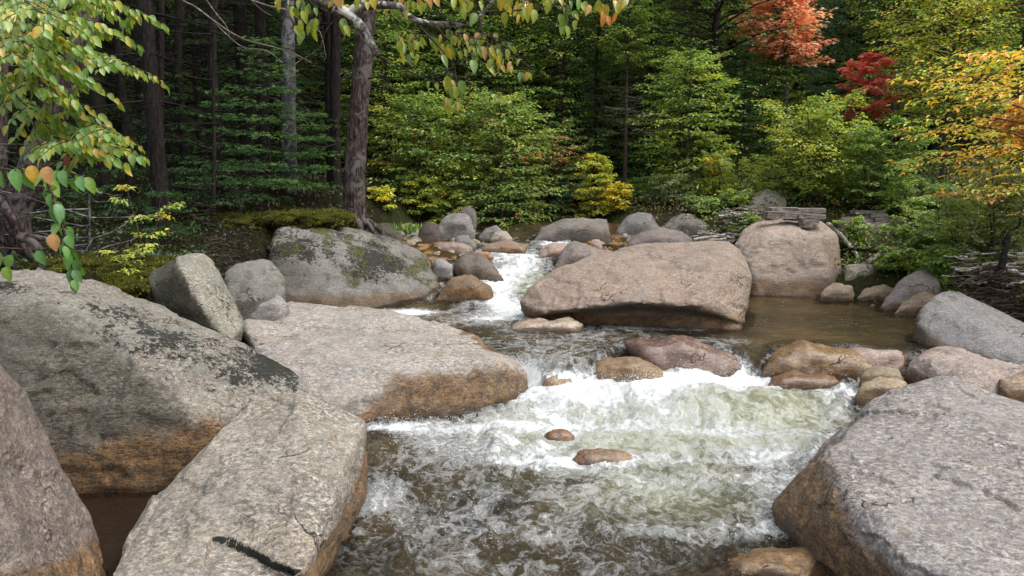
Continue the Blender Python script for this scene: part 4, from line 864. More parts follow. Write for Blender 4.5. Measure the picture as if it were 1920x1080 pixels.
B('yellow_bush', 'bright yellow green bush near the foot of the spruce trunk', 785, 15.9, 335, 100, [(YE, 1), (YG, 4), (LG, 2)], dense=.6, leaf=.075)
B('yellow_bush', 'small yellow bush right beside the spruce trunk base', 715, 15, 385, 55, [(YE, 1), (YG, 3)], dense=.5, leaf=.07)
B('green_bush', 'grass green sprig leaning over the tall grey rock', 845, 15.9, 355, 90, [(LG, 4), (YG, 1), (OR, .5)], dense=.45, leaf=.07)
B('dogwood_bush', 'dark bluish green bush behind the far rocks, left', 950, 17.2, 330, 130, [(BG, 4), ((.04, .08, .045), 3)], dense=1.3, multi=4, leaf=.075)
B('dogwood_bush', 'dark bluish green bush behind the flat topped dark boulder', 1035, 17.6, 335, 130, [(BG, 4), ((.04, .08, .045), 3)], dense=1.3, multi=4, leaf=.075)
B('dogwood_bush', 'low dark green bush between the yellow sapling and the rocks', 1110, 18.0, 365, 120, [(BG, 2), (MG, 2)], dense=1, multi=3)
B('yellow_sapling', 'slender sapling with clear yellow leaves behind the far rocks', 1118, 16.4, 292, 80, [(YE, 2), (YG, 4), (LG, 1)], dense=.5, leaf=.075, limbs=34)
B('yellow_sapling', 'short yellow leaved sprig right of the slender sapling', 1158, 16.0, 345, 50, [(YE, 4), (YG, 2)], dense=.5, leaf=.075)
B('beech_tree', 'tall bright green layered tree right of centre', 1285, 16.4, 105, 200, [(LG, 5), (YG, 1.3), (MG, 3)], cat='tree', dense=1.3, stem='trunk', crown='crown', leaf=.085, flat=.95)
B('beech_tree', 'pale green branch layered tree in the top centre right', 1170, 18, -20, 130, [(LG, 3), (MG, 3), (YG, .8)], cat='tree', bottom=130, dense=.6, stem='trunk', crown='crown')
B('willow_bush', 'pale grey green bush behind the brown humped boulder', 1262, 15.9, 335, 120, [(GG, 4), (LG, 1)], dense=1.0, multi=3, leaf=.07, up=.7, aspect=.35)
B('willow_bush', 'pale yellow green wispy bush over the root tangle', 1400, 15.2, 300, 130, [(GG, 2), (YG, 3), (LG, 2)], dense=1.1, multi=4, leaf=.06, up=.9, aspect=.35)
B('autumn_bush', 'thin bush with rusty and yellow leaves behind the root tangle', 1345, 15.6, 270, 90, [(YG, 2), (OR, 1.2), (LG, 2)], dense=.6, multi=3, leaf=.06, up=.8)
B('maple_tree', 'coral red young maple on a slim pale trunk', 1478, 18.6, -15, 165, [(PK, 5), (RE, 1.1), (PEACH, 1)], cat='tree', bottom=130, dense=.42, stem='trunk', crown='crown', leaf=.10, tpl=MAPLE, bark=GREYBARK, leanpx=-42, limbs=60, trunk_r=.085, aspect=.8)
B('maple_sapling', 'crimson maple sapling poking above the big green bush', 1612, 15.8, 105, 110, [((.30, .08, .09), 4), (RE, 1.5)], cat='tree', bottom=225, dense=.32, stem='trunk', crown='crown', leaf=.085, tpl=MAPLE, aspect=.8, limbs=22)
B('big_green_bush', 'large yellow green bush behind the timber boulder', 1520, 14.8, 185, 250, [(YG, 3.2), (LG, 5), (YE, .35), (MG, 1)], dense=1.9, multi=5, leaf=.075, up=.75)
B('big_green_bush', 'fresh green bush with hanging leaves right of the large one', 1640, 14.4, 225, 190, [(LG, 4), (MG, 4)], dense=1.6, multi=4, leaf=.08)
B('autumn_tree', 'tall yellow green tree in the upper right', 1760, 15.5, -60, 260, [(YG, 4), (LG, 4), (YE, .8), (PEACH, .6)], cat='tree', bottom=230, dense=1.4, stem='trunk', crown='crown', leaf=.085)
B('beech_tree', 'golden orange beech with long level branches at right', 1955, 10.2, 100, 540, [(OR, 3), (YE, 3.2), (YG, 2.6), (LG, 1.2), (PEACH, 1)], cat='tree', bottom=395, dense=.8, stem='trunk', crown='crown', leaf=.088, flat=1.0, tpl=MIDT, droop=.35)
B('autumn_tree', 'peach coloured leafy branch tree at the far right edge', 1925, 11.5, 190, 170, [(PEACH, 4), (OR, 2), (YG, 2)], cat='tree', bottom=300, dense=.5, stem='trunk', crown='crown', leaf=.08, tpl=MIDT)
B('maple_tree', 'coral leaved maple top right corner', 1935, 18, -70, 150, [(PK, 4), (OR, 2)], cat='tree', bottom=40, dense=.7, stem='trunk', crown='crown', leaf=.09, tpl=MAPLE, aspect=.8)
B('willow_bush', 'grey green leafy bush above the tangle of roots at right', 1885, 10.5, 285, 190, [(GG, 5), (LG, 1.2), ((.16, .18, .1), 2)], dense=1.3, multi=4, leaf=.06, up=.8, aspect=.42, tpl=MIDT)
B('willow_bush', 'small leaved green bush leaning over the right pool edge', 1785, 11.8, 350, 150, [(GG, 3), (LG, 3), (YG, .6)], dense=1.1, multi=3, leaf=.055, aspect=.45)
B('low_shrub', 'low leafy shrub growing between the pool edge rocks', 1700, 11.9, 462, 120, [(LG, 4), (MG, 3), (YG, 1)], dense=.8, multi=3, leaf=.07)
B('low_shrub', 'broad leaved low plant behind the rounded grey boulder', 1775, 10.9, 462, 90, [(LG, 4), (MG, 2)], dense=.6, multi=3, leaf=.095)
B('low_shrub', 'dark little shrub beside the pale blocky rock', 1740, 12.6, 420, 110, [(MG, 4), (BG, 2)], dense=.7, multi=3, leaf=.06)
B('low_shrub', 'shrub at the foot of the grey rock in the bushes', 1840, 11.4, 440, 110, [(GG, 3), (LG, 3), (YG, 1)], dense=.8, multi=3, leaf=.06)
B('low_shrub', 'yellow tinged shrub over the pale far rock', 1330, 16.6, 350, 120, [(YG, 3), (LG, 3), (OR, .5)], dense=.9, multi=4, leaf=.06)
B('low_shrub', 'low green shrub left of the pale green willow bush', 1195, 17.2, 375, 80, [(LG, 2), (MG, 3)], dense=.6, multi=3, leaf=.06)
B('sapling', 'thin sapling with scattered yellow green leaves in front of the dark wood', 272, 8.6, 335, 130, [(YG, 3), (LG, 3), (YE, 1.2)], cat='sapling', dense=.30, leaf=.055, multi=2, tpl=MIDT, bottom=500, twigs=8, perleaf=6)
B('sapling', 'leafy twig bending over the mossy bank', 232, 8.0, 455, 110, [(YG, 3), (LG, 3)], cat='sapling', dense=.3, leaf=.05, multi=2, tpl=MIDT, twigs=7, perleaf=5)
B('young_tree', 'yellow lit undergrowth glowing between the trunks', 590, 21, 90, 120, [(YG, 4), (LG, 2), (YE, 1)], cat='tree', dense=.8, stem='trunk', crown='crown', leaf=.08)
B('young_tree', 'light green leaves showing behind the leaning spruce', 640, 18.2, 200, 110, [(YG, 2), (LG, 4)], cat='tree', dense=.8, stem='trunk', crown='crown', leaf=.08)
B('low_shrub', 'dark green thicket behind the timber boulder, left of its timbers', 1425, 16.0, 360, 110, [(MG, 3), (LG, 2)], dense=.9, multi=4)
B('low_shrub', 'leafy green thicket directly behind the timber boulder', 1530, 15.2, 345, 150, [(MG, 3), (LG, 3)], dense=1.1, multi=4)
B('low_shrub', 'green thicket over the dark streaked boulder', 1640, 15.4, 330, 160, [(MG, 3), (LG, 3)], dense=1.1, multi=4)
B('low_shrub', 'green thicket behind the grey rock in the bushes', 1745, 14.2, 340, 160, [(MG, 3), (LG, 2), (GG, 2)], dense=1.2, multi=4)
B('low_shrub', 'shrubs filling the shade under the golden beech', 1850, 12.8, 350, 200, [(MG, 3), (LG, 2), (GG, 2)], dense=1.3, multi=4)
B('low_shrub', 'grey green leafy shrub at the lower right edge above the blue grey boulder', 1930, 10.7, 410, 120, [(GG, 3), (MG, 2)], dense=.9, multi=4, leaf=.055)
B('low_shrub', 'green undergrowth behind the humped brown boulder', 1225, 16.6, 370, 140, [(MG, 3), (GG, 2)], dense=1.1, multi=4)
B('low_shrub', 'fern green undergrowth in the gap right of the yellow sapling', 1165, 18.2, 350, 110, [(DG, 3), (MG, 2)], dense=.9, multi=4)
def fir(label, px, Y, top, wpx, pal, seed, name='young_spruce', dens=1.2, soft=False, crown0=.05, needle=.055, bark=DARKBARK, step=.22, leanx=0):
    r = np.random.default_rng(seed); X = P(px, 400, Y)[0]; g = float(ground(np.array([X]), np.array([Y]))[0]); Hh = P(px, top, Y)[2] - g
    tb, lv = gen_conifer(r, Hh, wpx / 2 / F_PX * Y, crown0=crown0, pal=pal, dens=dens, needle=needle, dead=.1, soft=soft, step=step)
    return place(name, label, 'tree', px, Y, tb, lv, bark, NEEDLE, FAR)
fir('young green spruce with drooping boughs left of the big trunk', 510, 12.6, 60, 260, LSP, 401)
fir('small spruce with fresh green tips above the lichen boulder', 590, 13.2, 200, 170, [((.06, .125, .04), 1), ((.085, .15, .045), 1)], 402)
fir('young spruce in half shade at the wood edge', 420, 12.0, 170, 190, [((.035, .075, .03), 1), ((.05, .10, .035), 1)], 403)
fir('narrow shaded spruce behind the sapling', 330, 12.8, 120, 170, DSP, 404)
fir('soft blue green white pine behind the red maple', 1568, 20.5, -160, 300, [((.085, .14, .085), 2), ((.065, .12, .07), 1)], 405, name='pine_tree', soft=True, needle=.075, dens=1.1)
fir('slim dark spruce right of the pale green layered tree', 1385, 17.8, 60, 150, [((.03, .065, .03), 1)], 406)
fir('dark full spruce in the middle of the far wood', 1115, 18.6, -120, 190, [((.03, .06, .024), 2), ((.05, .09, .03), 1)], 407)
fir('dark green spruce in the upper right corner', 1890, 14.8, -100, 200, [((.035, .075, .03), 1)], 408)
fir('shaded spruce with bare lower branches behind the tall green tree', 1215, 18.9, -100, 170, [((.03, .06, .024), 1)], 409)
fir('low dark spruce beside the slender trunk', 370, 11.4, 300, 170, DSP, 430)
fir('dark spruce with boughs reaching over the moss shelf', 460, 11.8, 260, 200, DSP, 431)
fir('dark spruce boughs just left of the leaning trunk', 560, 12.6, 280, 170, DSP, 432)
fir('dark spruce behind the sapling in the left wood', 230, 11.0, 250, 180, DSP, 433)
fir('dark spruce behind the leaning mottled trunk', 120, 10.6, 280, 180, DSP, 434)
fir('knee high dark spruce at the edge of the left wood', 310, 10.2, 360, 120, DSP, 435)
print('plants', round(time.time() - T0, 1))

B('leafy_tree', 'tall mixed green tree over the dogwood bushes', 1050, 19, -60, 190, [(MG, 4), (LG, 3), (YG, .5)], cat='tree', dense=1.0, stem='trunk', crown='crown', leaf=.09, limbs=70)
B('leafy_tree', 'mid green tree between the far spruces', 1200, 19.5, 10, 170, [(MG, 4), (LG, 2), (YG, .6)], cat='tree', dense=1.0, stem='trunk', crown='crown', leaf=.09, limbs=70)
B('leafy_tree', 'green leafy tree just left of the large yellow green bush', 1420, 19.2, 90, 170, [(MG, 3), (LG, 3)], cat='tree', dense=1.0, stem='trunk', crown='crown', leaf=.09, limbs=70)
B('leafy_tree', 'olive leafy tree behind the arching bush', 930, 19.6, 60, 200, [(LG, 3), (YG, 1.5), (MG, 3)], cat='tree', dense=1.0, stem='trunk', crown='crown', leaf=.09, limbs=70)
B('leafy_tree', 'light leaved tree behind the crimson sapling', 1660, 18.5, -120, 200, [(LG, 3), (YG, 2), (MG, 2)], cat='tree', dense=1.0, stem='trunk', crown='crown', leaf=.09, limbs=70)
B('leafy_tree', 'mid green leafy tree rising between the spruce trunk and the centre', 800, 20.5, -160, 300, [(MG, 4), (LG, 4), (YG, .8)], cat='tree', dense=1.1, stem='trunk', crown='crown', leaf=.1, limbs=90)
B('leafy_tree', 'leafy tree with yellowing top behind the arching green bush', 985, 21, -140, 260, [(MG, 5), (LG, 3), (YG, 1.2)], cat='tree', dense=1.1, stem='trunk', crown='crown', leaf=.1, limbs=80)
B('leafy_tree', 'leafy tree between the dark far spruces and the coral maple', 1320, 20.5, -140, 230, [(MG, 4), (LG, 3), (YG, .8)], cat='tree', dense=1.1, stem='trunk', crown='crown', leaf=.1, limbs=80)
B('leafy_tree', 'dark green leafy tree in the far gap above the dogwoods', 1090, 21.5, 60, 200, [(MG, 4), (DG, 3), (LG, 1)], cat='tree', dense=1.1, stem='trunk', crown='crown', leaf=.1, limbs=60)
B('low_shrub', 'pale leafy scrub between the driftwood heap and the timber boulder', 1385, 14.8, 372, 90, [(LG, 3), (GG, 3), (YG, 1)], dense=.8, multi=4, leaf=.06)
B('low_shrub', 'ferny scrub in the gap right of the dark streaked boulder', 1715, 13.0, 392, 110, [(LG, 3), (GG, 3)], dense=.9, multi=4, leaf=.06)
B('low_shrub', 'light green scrub below the golden beech', 1820, 10.9, 400, 150, [(GG, 3), (LG, 3), (YG, .7)], dense=1.1, multi=4, leaf=.06)
B('low_shrub', 'small bright shrub at the foot of the long pale grey rock', 1680, 12.0, 490, 70, [(LG, 3), (YG, 1)], dense=.5, multi=3, leaf=.06)
B('low_shrub', 'leafy scrub squeezed behind the dark streaked boulder', 1600, 13.6, 405, 90, [(LG, 3), (MG, 2), (GG, 3), (YG, .6)], dense=.9, multi=4, leaf=.062)
B('low_shrub', 'light scrub above the long pale grey rock', 1700, 12.6, 415, 110, [(LG, 3), (MG, 2), (GG, 3), (YG, .6)], dense=.9, multi=4, leaf=.062)
B('low_shrub', 'dense little bush over the rounded grey boulder', 1760, 12.2, 425, 110, [(LG, 3), (MG, 2), (GG, 3), (YG, .6)], dense=.9, multi=4, leaf=.062)
B('low_shrub', 'bushy scrub covering the bank left of the root tangle', 1830, 11.6, 400, 130, [(LG, 3), (MG, 2), (GG, 3), (YG, .6)], dense=.9, multi=4, leaf=.062)
B('low_shrub', 'bushy scrub covering the bank behind the root tangle', 1900, 11.0, 380, 120, [(LG, 3), (MG, 2), (GG, 3), (YG, .6)], dense=.9, multi=4, leaf=.062)
B('low_shrub', 'tall scrub in the gap below the golden beech', 1790, 13.6, 370, 140, [(LG, 3), (MG, 2), (GG, 3), (YG, .6)], dense=.9, multi=4, leaf=.062)
B('low_shrub', 'tall scrub between the dark streaked boulder and the golden beech', 1690, 14.2, 370, 130, [(LG, 3), (MG, 2), (GG, 3), (YG, .6)], dense=.9, multi=4, leaf=.062)
B('low_shrub', 'tiny bush growing out of the driftwood heap', 1400, 13.9, 398, 70, [(LG, 3), (MG, 2), (GG, 3), (YG, .6)], dense=.9, multi=4, leaf=.062)
B('low_shrub', 'scrub growing behind the rounded boulder by the root tangle', 1320, 14.8, 395, 80, [(LG, 3), (MG, 2), (GG, 3), (YG, .6)], dense=.9, multi=4, leaf=.062)
# --- the leaning spruce on its boulder
def leaning_spruce():
    o = thing('spruce_tree', 'big leaning spruce with reddish grey bark rooted on the lichen boulder', 'tree', tuple(P(665, 425, 12.6)))
    b = np.array(o.location)
    tb = Tubes(); pts = curve([P(664, 440, 12.6), P(664, 405, 12.6), P(665, 330, 12.6), P(672, 220, 12.65), P(681, 100, 12.7), P(690, -20, 12.8), P(700, -300, 13.0), P(706, -560, 13.2)], 10) - b
    n = len(pts); hgt = pts[:, 2]; rad = .178 - .010 * np.clip(hgt, 0, 9) + .05 * np.exp(-np.clip(hgt, 0, 9) / .15)
    tb.add(pts, rad, 28, .10)
    tr = link('trunk', tb.mesh('trunk', BARK), o)
    rt = Tubes()
    for az, L in [(200, .5), (250, .35), (300, .4), (340, .4), (150, .5), (20, .5), (90, .5)]:
        a = R(az); d = np.array([math.cos(a), math.sin(a), 0]); t = np.linspace(0, 1, 6)[:, None]
        p = pts[3] * np.array([1, 1, 0]) + np.array([0, 0, .12]) + d * (.12 + L * t) + np.array([0, 0, -1]) * (.1 * t + .35 * t ** 2)
        rt.add(p, np.linspace(.07, .02, 6), 8, .15)
    link('root', rt.mesh('root', BARK), o)
    r = np.random.default_rng(9); bt = Tubes(); lv = Leaves()
    for k in range(46):
        h = r.uniform(1.2, 8); i = int(np.argmin(np.abs(hgt - h))); a = r.uniform(0, 6.28); d = np.array([math.cos(a), math.sin(a), r.uniform(-.35, .1)])
        L = r.uniform(.25, 1.3) if h < 4.5 else r.uniform(.8, 2.2)
        p = pts[i] + d * np.linspace(.1, L, 5)[:, None] + r.normal(0, .02, (5, 3)) + np.array([0, 0, -.12]) * (np.linspace(0, 1, 5)[:, None] ** 2)
        bt.add(p, np.linspace(.014, .003, 5), 5)
        for j in range(3):
            e = p[2 + j % 3]; bt.add([e, e + r.normal(0, .16, 3)], [.004, .001], 3)
    link('branch', bt.mesh('branch', DARKBARK), o)
    r = np.random.default_rng(10); tb2, lv = gen_conifer(r, 5.0, 2.2, crown0=.0, pal=DSP, dens=1.)
    c = link('crown', lv.mesh('crown', NEEDLE), o); c.location = pts[-12]
leaning_spruce()
def plain_trunk(label, pxs, Y, r0, r1, bark, name='tree_trunk', zlow=True, sides=14):
    p0 = P(pxs[0][0], pxs[0][1], Y); g = float(ground(np.array([p0[0]]), np.array([Y]))[0])
    o = thing(name, label, 'tree', (p0[0], Y, g)); b = np.array(o.location); tb = Tubes()
    pts = curve([np.array([p0[0], Y, g - .3])] + [P(x, y, Y) for x, y in pxs], 8) - b
    tb.add(pts, np.linspace(r0, r1, len(pts)), sides, .12); link('trunk', tb.mesh('trunk', bark), o)
    r = np.random.default_rng(int(pxs[0][0]) + 3000); bt = Tubes()
    for k in range(22):
        i = int(r.integers(4, len(pts))); a = r.uniform(0, 6.28); d = np.array([math.cos(a), math.sin(a), r.uniform(-.2, .5)]); L = r.uniform(.3, 1.2)
        p = pts[i] + d * np.linspace(0, L, 4)[:, None] + r.normal(0, .02, (4, 3)); bt.add(p, np.linspace(.012, .002, 4), 4)
        bt.add([p[2], p[2] + r.normal(0, .2, 3)], [.004, .001], 3)
    link('branch', bt.mesh('branch', bark), o); return o
plain_trunk('grey birch trunk standing left of the leaning spruce', [(545, 380), (541, 200), (540, 0), (538, -300)], 13.6, .15, .10, GREYBARK, 'birch_tree')
plain_trunk('straight brown trunk in the dark wood at left', [(304, 380), (302, 200), (303, 0), (304, -300)], 11.6, .05, .04, DARKBARK)
plain_trunk('slender trunk behind the young spruce', [(400, 400), (402, 280), (400, 200), (401, 60)], 11.2, .035, .02, DARKBARK)
plain_trunk('dark upright trunk left of the leaning spruce', [(630, 400), (628, 200), (630, 0), (632, -200)], 14.5, .11, .09, DARKBARK)
plain_trunk('broken white stump stick at the mossy bank', [(168, 470), (168, 440), (167, 335)], 8.6, .02, .012, GREYBARK, 'dead_sapling')
print('trunks', round(time.time() - T0, 1))

# --- birch at the left edge and the branches that hang into view
def leaf_spray(lv, tw, poly, r, leaf, pal, side=.22, nside=7, dens=1., down=.75, orient=None, ends=True):
    """leaves in two ranks along a drooping twig and its side twigs"""
    pts = curve(poly, 8); seg = np.linalg.norm(np.diff(pts, axis=0), axis=1); cum = np.concatenate([[0], np.cumsum(seg)]); L = cum[-1]
    tw.add(pts, np.linspace(.006, .002, len(pts)), 5)
    lines = [(pts, L)]
    for j in range(nside):
        u = (j + .6) / nside; s_ = u * L; b = np.array([np.interp(s_, cum, pts[:, q]) for q in range(3)]); i = min(np.searchsorted(cum, s_), len(pts) - 1)
        t = pts[i] - pts[max(i - 1, 0)]; t /= np.linalg.norm(t) + 1e-9
        sd_ = np.cross(t, [0, 0, 1.]); sd_ /= np.linalg.norm(sd_) + 1e-9
        d = t * .7 + sd_ * (1 if j % 2 else -1) * .8; l = side * r.uniform(.6, 1.2)
        q = b + d * np.linspace(0, l, 5)[:, None] + np.array([0, 0, -1]) * (np.linspace(0, 1, 5)[:, None] ** 2 * l * .35)
        tw.add(q, np.linspace(.003, .0015, 5), 4); lines.append((q, l))
    for q, l in lines:
        n = max(3, int(l / (leaf * .36) * dens)); u = np.linspace(.1, 1, n); k = np.linspace(0, 1, len(q))
        c = np.stack([np.interp(u, k, q[:, a]) for a in range(3)], 1) + r.normal(0, leaf * .08, (n, 3))
        t = q[-1] - q[0]; t /= np.linalg.norm(t) + 1e-9; sd_ = np.cross(t, [0, 0, 1.]); sd_ /= np.linalg.norm(sd_) + 1e-9
        sg = ((np.arange(n) % 2) * 2 - 1)[:, None]
        d = t * .45 + sd_ * sg * r.uniform(.3, .8, (n, 1)) + np.array([0, 0, -down]) * r.uniform(.6, 1.3, (n, 1)) + r.normal(0, .12, (n, 3))
        nm = np.array([0, -.75, .75]) + sd_ * sg * .25 + r.normal(0, .28, (n, 3))
        ll = leaf * r.uniform(.55, 1.2, n); lv.add(c, d, nm, ll, ll * r.uniform(.48, .66, n), pick(pal, n, r) * r.uniform(.8, 1.15, (n, 1)))
PL = [((.18, .30, .05), 6), ((.27, .34, .045), 5), ((.42, .38, .045), 2.5), ((.52, .36, .05), 1), ((.14, .24, .06), 2)]
def left_birch():
    o = thing('birch_tree', 'birch at the left edge with yellow green leaves hanging over the boulders', 'tree', (-4.6, 4.6, 1.2)); b = np.array(o.location)
    tb = Tubes(); tb.add(curve([(-4.7, 4.6, .6), (-4.5, 4.7, 1.6), (-4.25, 4.8, 2.6), (-4.3, 4.7, 4.2), (-4.1, 4.6, 6.5)], 8) - b, np.linspace(.14, .07, 33), 14, .1)
    link('trunk', tb.mesh('trunk', BARK), o)
    r = np.random.default_rng(55); lv = Leaves(); tw = Tubes()
    sprays = [([(-140, -120), (40, -45), (150, -15), (215, 5), (258, 28)], 4.6), ([(-140, -40), (20, -20), (110, 20), (170, 42), (200, 60)], 4.4), ([(-140, 0), (20, 28), (90, 62), (150, 90), (190, 104), (232, 122)], 4.2),
              ([(-150, 70), (0, 60), (60, 88), (110, 125), (160, 160)], 4.0), ([(-130, 90), (10, 140), (70, 160), (130, 195), (160, 225), (205, 250)], 4.1), ([(-120, 150), (0, 165), (60, 205), (120, 232), (170, 252), (218, 278)], 4.3),
              ([(-100, -80), (30, -10), (80, 25), (130, 45)], 3.9), ([(-130, 30), (-20, 70), (40, 110), (60, 140)], 3.9), ([(-60, -60), (80, -30), (140, -8), (180, 15)], 4.8), ([(-160, 20), (-40, 30), (40, 60), (100, 85)], 4.5), ([(60, 210), (100, 255), (140, 268), (172, 285)], 4.1)]
    for poly, Y in sprays:
        leaf_spray(lv, tw, [P(x, y, Y + .25 * math.sin(i * 2.1)) - b for i, (x, y) in enumerate(poly)], r, .058, PL, side=.19, nside=17, dens=1.35)
    link('crown', lv.mesh('crown', NEARLEAF, NEAR), o)
    tw.add(curve([(-4.3, 4.75, 2.3), P(-60, 180, 4.3), P(0, 160, 4.3), P(60, 137, 4.3)], 8) - b, np.linspace(.03, .01, 25), 8, .1)
    for q0, Y, px, py in [(3.0, 4.6, -140, -120), (2.9, 4.2, -140, 0), (2.7, 4.1, -130, 90), (2.6, 4.3, -120, 150), (2.8, 4.4, -140, -40)]:
        tw.add(curve([(-4.25, 4.75, q0), P(px - 80, py - 20, Y), P(px, py, Y)], 6) - b, np.linspace(.02, .007, 13), 6)
    link('limb', tw.mesh('limb', TWIG), o)
left_birch()
def near_sprig():
    o = thing('hanging_branch', 'close branch of large green heart shaped leaves hanging at the left edge', 'branch', tuple(P(-120, 290, 2.7))); b = np.array(o.location)
    r = np.random.default_rng(58); lv = Leaves(); tw = Tubes()
    pal = [((.13, .27, .05), 5), ((.10, .22, .06), 4), ((.20, .32, .05), 2)]; py_ = [((.55, .33, .05), 3), ((.52, .28, .12), 2)]
    leaf_spray(lv, tw, [P(x, y, 2.7) - b for x, y in [(-120, 290), (-20, 312), (50, 322), (110, 322), (158, 330)]], r, .072, pal, side=.05, nside=5, dens=.75, down=1.2)
    leaf_spray(lv, tw, [P(x, y, 2.65) - b for x, y in [(85, 330), (100, 370), (112, 410), (125, 450), (132, 490), (140, 520)]], r, .066, pal, side=.04, nside=6, dens=.95, down=.8)
    for x, y in [(60, 310), (88, 312), (100, 438)]:
        c = (P(x, y, 2.6) - b)[None]; lv.add(c, np.array([[.1, -.2, -1.]]), np.array([[.1, -1., .3]]), np.array([.062]), np.array([.046]), pick(py_, 1, r))
    for x, y, dx in [(10, 500, 6), (22, 478, -8), (-6, 470, 3), (70, 470, 10)]:
        c = (P(x, y, 2.9) - b)[None]; lv.add(c, np.array([[dx * .05, -.2, -1.]]), np.array([[.1, -1., .4]]), np.array([.06]), np.array([.04]), pick(pal, 1, r))
    tw.add([P(-120, 440, 2.9) - b, P(0, 465, 2.9) - b, P(75, 468, 2.9) - b], [.006, .004, .002], 5); tw.add([P(-120, 290, 2.7) - b, P(-110, 380, 2.8) - b, P(-120, 440, 2.9) - b], .006, 5)
    # a curled dead leaf
    lv.add((P(125, 292, 2.7) - b)[None], np.array([[0., 0, -1.]]), np.array([[.6, -1., .1]]), np.array([.045]), np.array([.022]), np.array([[.11, .03, .015]]))
    tw.add(curve([P(-120, 290, 2.7) - b, P(-350, 240, 2.9) - b, P(-600, 200, 3.2) - b], 6), np.linspace(.008, .014, 13), 6)
    link('leaves', lv.mesh('leaves', NEARLEAF, NEAR), o); link('twig', tw.mesh('twig', TWIG), o)
near_sprig()
